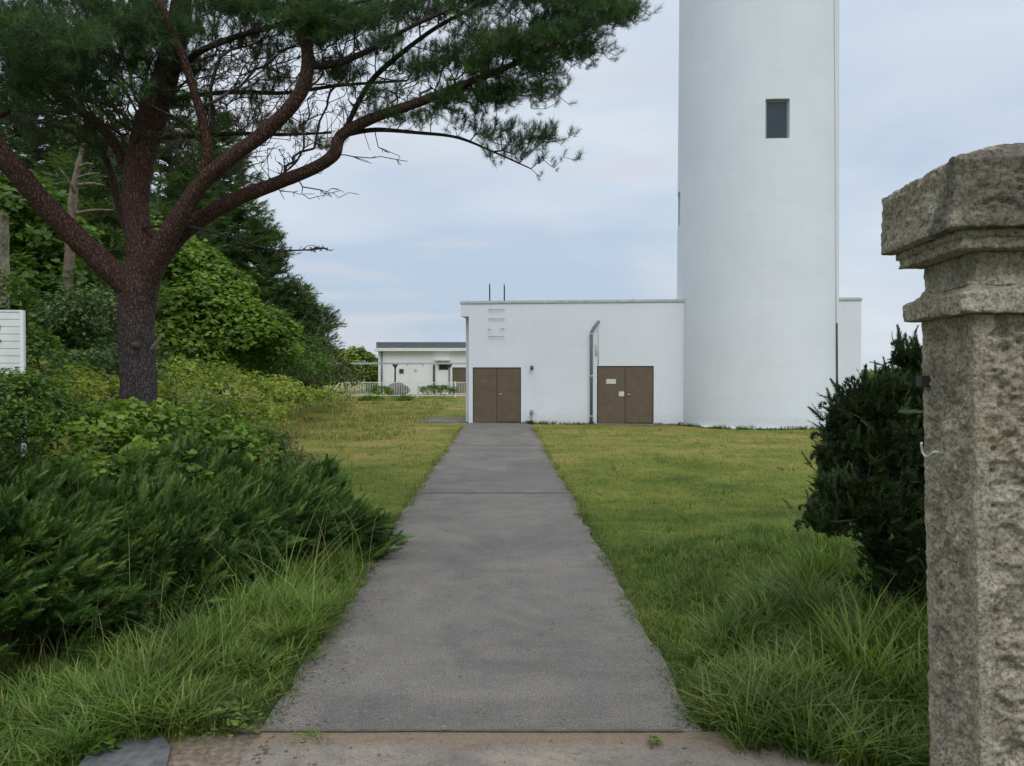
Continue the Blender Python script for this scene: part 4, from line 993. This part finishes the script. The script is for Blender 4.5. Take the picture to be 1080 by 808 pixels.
shrub('bush', [PB(272,488,8.3,38,30,.5), PB(302,508,8.2,34,26,.5), PB(255,515,8.0,35,25,.5)], .035, 1900, 'brownish dark twiggy bush beside the lawn above the juniper tip', 'brownweed', .13, inner=.6)
shrub('bush', [PB(20,416,6.3,26,17,.3), PB(-10,424,6.3,30,24,.35), PB(48,432,6.4,26,18,.3), PB(15,450,6.2,40,26,.4), PB(10,472,6.2,26,22,.35), PB(26,425,6.2,16,26,.2), PB(24,455,6.1,16,20,.2)], .045, 3000, 'small dense bush hiding the foot of the white signboard', 'leaf', .1)
shrub('bush', [PB(2,318,7.9,20,24,.35), PB(-15,350,7.9,30,40,.4), PB(12,385,7.8,28,40,.4), PB(36,390,7.9,22,40,.4)], .06, 900, 'small dark leafy bush in front of the stone post', 'leaf', .1)
# far hedge
shrub('hedge', [(AX(px, 65), 65+rng.normal()*.5, 1.0, 1.7, 1.3, AZ(py, 65)-1.0) for px, py in ((290,374),(312,371),(330,372),(348,369),(362,372),(376,369))]+[(AX(378, 65), 65, .6, 1.2, 1, 1.6)], .22, 110, 'far yellow-green hedge left of the white annex', 'hedge', .42, cat='hedge', tmpl=LB)
shrub('bush', [(AX(px, 42), 42+k, 1.0, 1.6, 1.3, AZ(py, 42)-1.0) for k, (px, py) in enumerate(((915,397),(935,397),(960,394)))], .22, 130, 'yellow-green bush right of the white building, behind the dark juniper', 'weed', .4, group=None)
# clumps by the railing
for px, py, d, r_, lb in ((391,423,47,14,'round green tuft in the grass left of the railing posts'), (427,423,47,10,'small green tuft in the grass in front of the dark boulder'), (462,413,51,20,'broad green weed clump at the foot of the railing under the annex window'), (402,414,51,12,'green weed clump at the railing near the annex corner')):
    shrub('weed_clump', [PB(px, py, d, r_, 5.5 if py < 420 else 4, .5)], .10, 1100, lb, 'vine_bright', .16, cat='plant', group='weed clumps near the railing', stems=False)

# ------------------------------------------------------------------ creeping junipers
def spray_template(L_=.12, n=36):
    T = []; 
    for k in range(n):
        u = (k+1)/n; side = 1 if k % 2 else -1; z = L_*u; curve = .28*L_*u*u
        b0 = np.array([curve, 0, z]); ang = side*(.75-.35*u)*(.8+.4*rng.random()); l = L_*(.34*(1-u*.75)+.06)
        d = np.array([.2*rng.normal()+.35*u, math.sin(ang), math.cos(ang)]); d /= np.linalg.norm(d)
        w = np.cross(d, [1, .2*rng.normal(), .3*rng.normal()]); w /= np.linalg.norm(w)
        T += [b0+w*.0027, b0-w*.0027, b0+d*l]
    T = np.array(T); return T, np.arange(len(T)).reshape(-1, 3)
ST = [spray_template() for _ in range(5)]
def juniper(blobs, n, label, size=1.0, bias=(.55, -.15, .45), m='juniper', name='creeping_juniper', group='creeping junipers left of the path', out=.8, templ=None, sub=None):
    B = np.array(blobs, float); c = B[:, :3].mean(0); t = empty(name, (c[0], c[1], 0), label, 'shrub', group)
    if templ is None:
        npl = n//22; P0, n0 = sample_blobs(blobs, npl, .25, zmin=.05); b0_ = np.array(bias)
        dl0 = vnoise(P0, 1.3, 31)[:, None]-.5
        D0 = nrm(n0*out*.8+b0_+np.concatenate([dl0*1.2, -dl0*.7, dl0*.3], 1)+rng.normal(size=P0.shape)*.28)
        kk = np.repeat(np.arange(npl), 22); n = len(kk); uu = rng.random(n); ln = (.26+.22*rng.random(npl))[kk]
        sp0 = nrm(rng.normal(size=(n, 3)))*(.075*(1-uu*.8)*rng.random(n)**.5)[:, None]; sp0[:, 2] *= .6
        P = P0[kk]+D0[kk]*(ln*(uu-.45))[:, None]+sp0; P[:, 2] = np.maximum(P[:, 2], .03); nr_ = n0[kk]
    else: P, nr_ = sample_blobs(blobs, n, .28, zmin=.02)
    # ridged surface: push in and out by noise so plumes overlap with dark gaps
    dsp = (fbm(P, 2.6, 9, 3)-.5)*(.7 if templ is None else .5); P = P+nr_*dsp[:, None]
    if templ is not None:
        f9 = (fbm(P, 8, 19, 3)-.5)*.26; spr = (rng.random(n) < .25)*rng.random(n)*.13; P = P+nr_*(f9+spr)[:, None]; dsp = dsp*.5+f9*1.5
    bb = np.array(bias); dl = vnoise(P, 1.2, 31)[:, None]-.5
    if templ is None: D = D0[kk]+sp0*5+rng.normal(size=P.shape)*.12
    else: D = nr_*out+bb+np.concatenate([dl*.8, -dl*.5, dl*.2], 1)+rng.normal(size=P.shape)*.20
    cl = np.clip(.40+(((rng.random(npl)-.5)*.7)[kk]+(uu-.5)*.55 if templ is None else 0)+rng.normal(size=n)*.12+(fbm(P, .8, 77, 2)-.5)*.5, 0, 1)
    Vs, Fs_, As = [], [], []; o = 0
    for k, (T_, F_) in enumerate(templ or ST):
        sel = np.arange(n) % len(templ or ST) == k
        v, f, a = stamp(T_, F_, P[sel]-nrm(D[sel])*.08, frames(D[sel]), size*(.65+.7*rng.random(sel.sum())), cl[sel], .08); Vs.append(v); Fs_.append(f+o); As.append(a); o += len(v)
    npmesh('foliage', np.concatenate(Vs), np.concatenate(Fs_), M[m], t, np.concatenate(As))
    s2 = Skel(60000); s2.add(np.array([c[0], c[1], 0]), -1)
    pick = P[rng.permutation(n)[:min(n, 300)]]-nr_[rng.permutation(n)[:1]]*0
    s2.grow(pick, .15, .25, .03); rr_ = s2.radii(.003, .36, .03); v, f = s2.tubes(rr_, 3); npmesh('branches', v, f, M['stem'], t)
    return t
juniper([PB(350,564,7.45,48,24,.35), PB(312,545,7.6,46,30,.5), PB(290,565,7.0,60,44,.6), PB(250,552,7.2,58,40,.7), PB(384,584,7.4,26,12,.22)], 20000, 'dark green creeping juniper reaching onto the path edge, nearest to the building')
juniper([PB(170,575,6.3,92,55,.8), PB(115,612,5.7,88,60,.7), PB(205,612,6.0,78,42,.6), PB(150,640,5.5,70,44,.5), PB(240,580,6.4,60,50,.5), PB(170,545,7.0,90,38,.8)], 30000, 'dark green creeping juniper in the middle of the left bank, below the vine')
juniper([PB(30,650,4.85,90,66,.6), PB(-30,670,4.6,70,60,.5), PB(95,650,5.1,60,50,.5), PB(20,620,5.0,100,80,.8), PB(60,578,5.9,95,56,.8), PB(-60,590,5.6,90,80,.9), PB(20,538,6.8,80,38,.8), PB(-50,660,4.7,90,70,.6)], 32000, 'dark green creeping juniper at the left edge of the picture')

# upright dark juniper beside the gate pillar
def clump_template(n=90, r=.050):
    T = []
    for k in range(n):
        d = rng.normal(size=3); d[2] = abs(d[2])+.2; d /= np.linalg.norm(d); b0 = d*r*np.array([.55, .55, .8]); l = .013+.014*rng.random()
        e = d+np.array([0, 0, .5]); e /= np.linalg.norm(e); w = np.cross(e, rng.normal(size=3)); w /= np.linalg.norm(w)
        T += [b0+w*.0048, b0-w*.0048, b0+e*l]
    return np.array(T), np.arange(3*n).reshape(-1, 3)
KT = [clump_template() for _ in range(3)]+[spray_template(.10, 40) for _ in range(4)]
juniper([PB(949,430,5.1,35,26,.28), PB(969,410,5.1,29,19,.25), PB(914,437,5.0,20,17,.2), PB(919,480,5.0,39,31,.3), PB(964,490,5.1,35,43,.35), PB(904,520,4.9,30,26,.25), PB(924,545,4.9,30,22,.25), PB(969,385,5.1,12,15,.1), PB(962,376,5.1,20,4,.06),
         PB(870,549,4.8,18,6,.08), PB(878,505,4.9,17,5,.08), PB(884,533,4.9,15,10,.1), PB(964,565,5.1,30,43,.3), PB(966,615,5.1,27,36,.28), PB(939,540,5.1,34,34,.3), PB(929,455,5.2,38,26,.3)], 9500, 'dense dark upright juniper behind the stone gate pillar', 1.0, (0, -.05, .45), 'yew', 'upright_juniper', None, .6, KT)

# ------------------------------------------------------------------ grass
def blades(P, H_, Wd, lean, az, rnd, segs=2):
    """arching blades; P (n,3) base, H height, Wd width, lean horizontal reach"""
    n = len(P); dr_ = np.stack([np.cos(az), np.sin(az), np.zeros(n)], 1); sd_ = np.stack([-np.sin(az+.7*rng.normal(size=n)), np.cos(az), np.zeros(n)], 1); sd_ = nrm(sd_)
    rows = []
    for k in range(segs+1):
        u = k/segs; c = P+dr_*(lean*u**1.9)[:, None]; c[:, 2] += H_*(u-.32*u*u*np.clip(lean/np.maximum(H_, .01), 0, 1.4))
        if k < segs: w = (Wd*(1-.25*u)/2)[:, None]; rows += [c-sd_*w, c+sd_*w]
        else: rows.append(c)
    V = np.stack(rows, 1).reshape(-1, 3); K = 2*segs+1; b_ = (np.arange(n)*K)[:, None]
    quads = [b_+np.array([[2*k, 2*k+1, 2*k+3, 2*k+2]]) for k in range(segs-1)]
    tri = b_+np.array([[2*segs-2, 2*segs-1, 2*segs]])
    F = ([np.concatenate(quads)] if quads else [])+[tri]
    return V, F, np.repeat(rnd, K)
def grass_obj(name, P, H_, Wd, lean, az, rnd, m, segs=2, kind='stuff'):
    V, F, a = blades(P, H_, Wd, lean, az, rnd, segs); return props(npmesh(name, V, F, M[m], attr=a), kind=kind)
# lawn
NL = 400000
dmin, dmax = 3.3, 52.0
u = rng.random(NL); yv = 1/(1/dmin**.75-u*(1/dmin**.75-1/dmax**.75))**(1/.75)
xv = (rng.random(NL)*2-1)*(.80*yv+1.0)
P = np.stack([xv, yv, np.zeros(NL)], 1)
ok = ~((xv > pathL(yv)+.01+.10*(vnoise(P, 6, 3)-.5)) & (xv < pathR(yv)-.01-.10*(vnoise(P, 6, 4)-.5)) & (yv < 26.7))
ok &= ~((yv < 3.84) & (xv > -1.22) & (xv < 1.4)); ok &= ~((yv < 3.80) & (xv > -1.75) & (xv < 0) & (rng.random(NL) < .93))
lx = (xv-O[0])*ax[0]+(yv-O[1])*ax[1]; ly = -(xv-O[0])*ax[1]+(yv-O[1])*ax[0]
ok &= ~((lx > -.02) & (lx < UE) & (ly > -.02)); ok &= (xv-TC[0])**2+(yv-TC[1])**2 > 2.62**2
ok &= ~((xv < GX(500, 29)[0]) & (xv > GX(452, 29)[0]) & (yv > 27.0) & (yv < 29.7))
P = P[ok]; n = len(P); P[:, 2] = ground_z(P[:, 0], P[:, 1])-.005
cl = fbm(P, 1.1, 21, 3); fine = vnoise(P, 7, 22)
Hh = (.028+.075*np.clip(cl-.35, 0, 1)+.03*fine)*(1+.25*rng.normal(size=n)).clip(.3, 2)*(1+np.clip(P[:, 1]-30, 0, 20)*.03)
edge = np.minimum(np.abs(P[:, 0]-pathL(P[:, 1])), np.abs(P[:, 0]-pathR(P[:, 1]))); Hh *= 1+.6*np.exp(-edge/.12)
Wd = np.maximum(.0032, P[:, 1]*.00075)*(.7+.6*rng.random(n))
rn = np.clip(.30+.45*rng.random(n)+(fine-.5)*.25, 0, .84); st = rng.random(n) < .05; rn[st] = .9+.1*rng.random(st.sum())
grass_obj('lawn_grass', P, Hh, Wd, Hh*(.3+.8*rng.random(n)), rng.random(n)*6.283, rn, 'blades', 1)
def clumps(cx, cy, n_c, per, h0, h1, spread, m, name, wd=.0055, leanf=(.35, 1.1), zoff=0, seedhead=0):
    pass
def tall(name, region, n_cl, per, h_rng, m, wd, lean=(.4, 1.1), dirb=None, hmap=None, spread=.05, vary=1.0):
    """region: function(n)->xy points"""
    c = region(n_cl); k = np.repeat(np.arange(len(c)), per); n = len(k)
    P = np.zeros((n, 3)); P[:, :2] = c[k]+rng.normal(size=(n, 2))*spread
    hm = hmap(c) if hmap is not None else np.ones(len(c))
    hc = (h_rng[0]+(h_rng[1]-h_rng[0])*rng.random(len(c))**1.5)*hm*(.65+.8*np.clip(fbm(np.c_[c, c[:, :1]*0], 2.2, 61, 2)*2-.5, 0, 1))
    H_ = hc[k]*(.55+.6*rng.random(n)); P[:, 2] = ground_z(P[:, 0], P[:, 1])-.01
    az = rng.random(n)*6.283
    if dirb is not None: az = dirb+rng.normal(size=n)*1.1
    rn = np.clip(rng.random(len(c))[k]*.75+rng.random(n)*.35-.10, 0, .9); dry = rng.random(n) < .035; rn[dry] = 1
    return grass_obj(name, P, H_, wd*(.6+.8*rng.random(n)), H_*(lean[0]+(lean[1]-lean[0])*rng.random(n)), az, rn, m, 4)
def poly_region(poly, inv=None):
    poly = np.array(poly)
    def f(n):
        out = []; lo = poly.min(0); hi = poly.max(0); g = 0
        while g < n:
            q = lo+(hi-lo)*rng.random((n*2, 2)); ins = np.zeros(len(q), bool); j = len(poly)-1
            for i in range(len(poly)):
                a, b_ = poly[i], poly[j]
                cond = ((a[1] > q[:, 1]) != (b_[1] > q[:, 1])) & (q[:, 0] < (b_[0]-a[0])*(q[:, 1]-a[1])/(b_[1]-a[1]+1e-12)+a[0]); ins ^= cond; j = i
            q = q[ins]; out.append(q); g += len(q)
        return np.concatenate(out)[:n]
    return f
def gp(*pts): return [G(x, y)[:2] for x, y in pts]
# left strip between junipers and path
tall('tall_grass', poly_region(gp((-120,830),(70,812),(110,788),(170,780),(255,770),(298,715),(345,655),(380,620),(370,605),(330,640),(250,700),(150,745),(0,800),(-140,800))), 1050, 22, (.11, .25), 'tall_light', .0072, (.4, 1.1), spread=.036)
tall('tall_grass', poly_region(gp((-160,810),(70,775),(150,750),(250,700),(330,640),(370,612),(340,590),(230,680),(100,740),(-120,790))), 420, 22, (.18, .34), 'tall_light', .006, (.3, .9), spread=.035)
# right side rough grass
tall('tall_grass', poly_region(gp((770,795),(752,760),(732,700),(750,690),(790,640),(850,600),(960,600),(1000,640),(1010,700),(1040,830),(900,812),(800,800))), 1300, 24, (.11, .29), 'tall_dark', .0072, (.4, 1.2), spread=.036)
tall('tall_grass', poly_region(gp((840,640),(870,580),(960,570),(1010,640),(1020,740),(930,760),(860,700))), 420, 22, (.28, .50), 'tall_dark', .0085, (.3, .9))
tall('tall_grass', poly_region(gp((712,690),(682,640),(668,600),(700,570),(800,560),(870,570),(800,640),(740,690))), 700, 20, (.07, .15), 'tall_dark', .0045, (.3, 1.0))
# longer grass along the path edges and around the shrubs' feet
def edge_region(n):
    y = 3.9+rng.random(n)**1.3*21; s = rng.random(n) < .5
    x = np.where(s, pathL(y)-.015-rng.normal(size=n)*.035+.005, pathR(y)+.015+rng.normal(size=n)*.035-.005); return np.stack([x, y], 1)
tall('edge_grass', edge_region, 2600, 10, (.04, .10), 'blades', .005, (.5, 1.6), spread=.02)
def far_region(n):
    px = 290+rng.random(n)**1.6*190; d = 20+rng.random(n)*31+np.clip((px-430)*.4, 0, 20); return np.stack([(px-540)/FPX*d, d], 1)
tall('meadow_grass', far_region, 1600, 9, (.10, .22), 'blades', .018, (.2, .7), spread=.12)
def base_region(n):
    a = rng.random(n) < .55; u = d1[1]+rng.random(n)*(UE-d1[1]); u = np.where((u > d2[0]-.05) & (u < d2[1]), d1[1]+.3, u)
    fx = O[0]+u*ax[0]+.03*ax[1]; fy = O[1]+u*ax[1]-.03-.05*rng.random(n); t_ = toCam+(rng.random(n)-.5)*2.9; rr = 2.66+.05*rng.random(n)
    return np.stack([np.where(a, fx, TC[0]+rr*np.cos(t_)), np.where(a, fy, TC[1]+rr*np.sin(t_))], 1)
tall('edge_grass', base_region, 900, 9, (.05, .17), 'tall_dark', .011, (.3, 1.0), spread=.03)
def lawn_weeds(n):
    y = 5+rng.random(n*4)*19; x = (rng.random(n*4)-.42)*y*1.3; ok = (x > pathR(y)+.15) | (x < pathL(y)-.15)
    ok &= ~((x < -1.6) & (y < 9)); return np.stack([x, y], 1)[ok][:n]
tall('edge_grass', lawn_weeds, 750, 12, (.04, .13), 'tall_dark', .008, (.4, 1.3), spread=.05)
tall('tall_grass', poly_region(gp((-220,800),(-220,735),(60,705),(160,690),(230,665),(120,730),(0,780))), 380, 22, (.12, .26), 'tall_light', .007, (.4, 1.1), spread=.04)
# joint weeds and dead grass on the threshold
def dead_region(n):
    x = np.where(rng.random(n) < .6, -1.25+np.abs(rng.normal(size=n))*.22, 1.35-np.abs(rng.normal(size=n))*.28)
    return np.stack([np.where(rng.random(n) < .2, -1.1+rng.random(n)*2.0, x), 3.75+rng.normal(size=n)*.05], 1)
tall('dead_grass', dead_region, 420, 26, (.010, .030), 'deadgrass', .0028, (.8, 2.8), spread=.04)
tall('dead_grass', lambda n: np.stack([-1.75+.8*rng.random(n), 3.15+.6*rng.random(n)], 1), 160, 24, (.010, .030), 'deadgrass', .0028, (.8, 2.8), spread=.05)
tall('joint_grass', lambda n: np.stack([-1.2+2.05*rng.random(n)**(1.0), 3.83+rng.normal(size=n)*.012], 1), 46, 14, (.015, .04), 'tall_light', .003, (.6, 1.6), spread=.022)
tall('joint_grass', lambda n: np.stack([-1.2+.32*rng.random(n), 3.78+rng.normal(size=n)*.02], 1), 26, 30, (.03, .06), 'tall_light', .0025, (.4, 1.2), spread=.02)
tall('joint_grass', lambda n: np.stack([-1.3+2.1*rng.random(n), 11.355+rng.normal(size=n)*.012], 1), 60, 8, (.01, .03), 'deadgrass', .005, (.6, 1.6), spread=.03)
# individual taller plants
def tuft_plant(px, py, hgt, n, label, m='tall_dark', cat='grass tuft', name='grass_tuft', lean=(.4, 1.1), sp_=.05, z=0, d=None):
    g = G(px, py) if d is None else GX(px, d); r_ = tall(name, lambda k: np.tile(g[:2], (k, 1)), 1, n, (hgt, hgt), m, .006 if d is None else .012, lean, spread=sp_)
    if 'kind' in r_: del r_['kind']
    return props(r_, label, cat, None)
tuft_plant(760, 570, .13, 160, 'dark isolated grass tuft on the lawn left of the dark juniper', sp_=.05)
tuft_plant(424, 577, .16, 60, 'dark grass tuft on the left path edge at the juniper tip', sp_=.008)
# broad-leaved weeds at the grass edges
def weed(px, py, n, label, size=.05, h_=.16):
    g = G(px, py); t = empty('broadleaf_weed', tuple(g), label, 'weed', 'broad-leaved weeds in the grass')
    az = rng.random(n)*6.28; r_ = rng.random(n)**.6*h_*.7; P = np.stack([g[0]+np.cos(az)*r_, g[1]+np.sin(az)*r_, .02+h_*(1-r_/(h_*.8))*rng.random(n)+.02], 1)
    ax_ = nrm(np.stack([np.cos(az), np.sin(az), .25*rng.normal(size=n)], 1)); nn = nrm(np.array([0, 0, 1.])+rng.normal(size=(n, 3))*.25); x = nrm(np.cross(ax_, nn)); nn = np.cross(x, ax_)
    v, f, a = stamp(LB[0], LB[1], P, np.stack([x, ax_, nn], 2), size*(.6+.7*rng.random(n)), .3+.5*rng.random(n)); npmesh('foliage', v, f, M['vine'], t, a)
    s2 = Skel(4000); s2.add(np.array([g[0], g[1], 0]), -1); s2.grow(P, .04, .2, .01); v, f = s2.tubes(s2.radii(.0012, .3, .004), 3); npmesh('stems', v, f, M['stem'], t)
weed(100, 782, 60, 'green broad-leaved weed at the left end of the broken paving slab'); weed(112, 800, 30, 'small weed on the left corner of the broken paving slab', .03, .07)
weed(246, 776, 55, 'upright weed beside the near left corner of the path', .035, .20); weed(830, 786, 60, 'green weed at the foot of the right grass near the threshold', .05, .12)
weed(905, 790, 60, 'green weed between the threshold and the stone gate pillar', .05, .16); weed(690, 790, 20, 'tiny weed growing in the joint at the near right corner of the path', .02, .03)
tall('tall_grass', lambda n: np.stack([(20+rng.random(n)*340-540)/FPX*(d_ := 5.0+rng.random(n)*2.2), d_], 1), 60, 7, (.50, .85), 'tall_light', .005, (.3, .9), spread=.03)
# seed stalks standing over the junipers
def stalks(name, px0, px1, d0, d1, z0, n, h_, label):
    P = np.zeros((n, 3)); d = d0+(d1-d0)*rng.random(n); P[:, 0] = ((px0+(px1-px0)*rng.random(n))-540)/FPX*d; P[:, 1] = d; P[:, 2] = z0
    H_ = h_*(.6+.5*rng.random(n)); grass_obj(name, P, H_, np.full(n, .0024), H_*(.1+.9*rng.random(n)), rng.random(n)*6.28, np.full(n, 1.0), 'tall_light', 5)
stalks('dry_stalks', 40, 390, 4.8, 7.4, .25, 46, .72, ''); stalks('dry_stalks', 740, 930, 4.6, 7, 0, 60, .42, '')
stalks('dry_stalks', -20, 300, 4.3, 5.0, .05, 60, .50, '')

# pebbles on the path and threshold: counted nowhere, one stuff object
bm = bmesh.new(); bmesh.ops.create_icosphere(bm, subdivisions=1, radius=1); TV = np.array([v.co[:] for v in bm.verts]); TF = np.array([[v.index for v in f.verts] for f in bm.faces]); bm.free()
n = 900; P = np.stack([-1.15+2.2*rng.random(n), 2.6+rng.random(n)**2.2*7, np.full(n, .025)], 1); P[P[:, 1] < 3.8, 2] = .021
ed = rng.random(n) < .5; P[ed, 0] = np.where(rng.random(ed.sum()) < .5, -1.2+.12*np.abs(rng.normal(size=ed.sum())), .85-.12*np.abs(rng.normal(size=ed.sum())))
v, f, a = stamp(TV*np.array([1, 1, .6]), TF, P, frames(np.tile([0, 0, 1.], (n, 1))), .003+.005*rng.random(n), rng.random(n))
props(npmesh('pebbles', v, f, simple('pale_pebbles', (.24,.22,.20), .9), attr=a), kind='stuff')
n = 1100; P = np.stack([-1.2+2.2*rng.random(n), 2.7+rng.random(n)*10, np.full(n, .024)], 1); P[:, 0] = np.where(rng.random(n) < .7, pathL(P[:, 1])+.05+.25*rng.random(n)**2, P[:, 0])
v, f, a = stamp(*LT, P, np.stack([nrm(np.stack([np.cos(q := rng.random(n)*6.28), np.sin(q), 0*q], 1)), nrm(np.stack([-np.sin(q), np.cos(q), 0*q], 1)), np.tile([0, 0, 1.], (n, 1))], 2), .012+.022*rng.random(n), rng.random(n))
props(npmesh('leaf_litter', v, f, M['deadgrass'], attr=a), kind='stuff')

# ------------------------------------------------------------------ sky, sun, camera
SUN_EL, SUN_AZ = R(48), R(165)       # azimuth clockwise from +Y (behind the camera, to the right)
w = bpy.data.worlds.new('World'); scn.world = w; w.use_nodes = True; nt = w.node_tree; nt.nodes.clear()
out = nt.nodes.new('ShaderNodeOutputWorld'); bg = nt.nodes.new('ShaderNodeBackground'); bg.inputs[1].default_value = .1
sky = nt.nodes.new('ShaderNodeTexSky'); sky.sky_type = 'NISHITA'; sky.sun_disc = False; sky.sun_elevation = SUN_EL; sky.sun_rotation = SUN_AZ; sky.air_density = 1.2; sky.dust_density = 2
tc = nt.nodes.new('ShaderNodeTexCoord').outputs['Generated']
mp = N(nt, 'ShaderNodeMapping'); mp.inputs['Scale'].default_value = (1.0, 1.0, 3.4); mp.inputs['Location'].default_value = (3.1, .4, .2); nt.links.new(tc, mp.inputs[0])
n1 = noise_n(nt, mp.outputs[0], 1.9, 7, .52, .35)
mp2 = N(nt, 'ShaderNodeMapping'); mp2.inputs['Scale'].default_value = (1.0, 1.0, 7.0); mp2.inputs['Location'].default_value = (.7, 2.2, .1); nt.links.new(tc, mp2.inputs[0])
n2 = noise_n(nt, mp2.outputs[0], 2.6, 6, .55, .2)
sz = N(nt, 'ShaderNodeSeparateXYZ'); nt.links.new(tc, sz.inputs[0])
# cloud deck brightens with height and towards the right
c0 = ramp(nt, sz.outputs[2], [(0.0, (4.7,5.8,7.2)), (.12, (4.9,6.0,7.5)), (.38, (6.2,7.1,8.4)), (.62, (9.0,9.8,10.8)), (1.0, (12.0,12.6,13.4))])
hi = ramp(nt, n1, [(.42, (0,0,0)), (.68, (1,1,1))])
c1 = mixc(nt, hi, c0, mixc(nt, ramp(nt, sz.outputs[2], [(.45, (0,0,0)), (.8, (1,1,1))]), (7.4,8.0,8.8), (12.5,12.9,13.5)))
pk = ramp(nt, n2, [(.54, (0,0,0)), (.66, (.6,)*3)])
pz = N(nt, 'ShaderNodeMath', operation='MULTIPLY'); nt.links.new(pk, pz.inputs[0]); nt.links.new(ramp(nt, sz.outputs[2], [(.30, (1,1,1)), (.5, (0,0,0))]), pz.inputs[1])
c2 = mixc(nt, pz.outputs[0], c1, (6.9,6.95,7.5))
fin = mixc(nt, .12, c2, sky.outputs[0])
nt.links.new(fin, bg.inputs[0]); nt.links.new(bg.outputs[0], out.inputs[0])
sl = bpy.data.lights.new('sun', 'SUN'); sl.energy = 1.1; sl.angle = R(40); sl.color = (1, .97, .93)
so = bpy.data.objects.new('sun', sl); C.objects.link(so)
dirv = Vector((math.sin(SUN_AZ)*math.cos(SUN_EL), math.cos(SUN_AZ)*math.cos(SUN_EL), math.sin(SUN_EL)))
so.rotation_euler = (-dirv).to_track_quat('-Z', 'Y').to_euler()
cam = bpy.data.cameras.new('camera'); co = bpy.data.objects.new('camera', cam); C.objects.link(co)
co.location = (0, 0, EYE); co.rotation_euler = (math.pi/2-PITCH, 0, 0); cam.sensor_width = 36; cam.lens = 36*FPX/1080
cam.clip_start = .05; cam.clip_end = 8000; scn.camera = co
vs_ = scn.view_settings; vs_.view_transform = 'Standard'; vs_.look = 'None'; vs_.exposure = .05; vs_.gamma = 1
scn.render.engine = 'CYCLES'; scn.cycles.max_bounces = 6; scn.cycles.transparent_max_bounces = 4
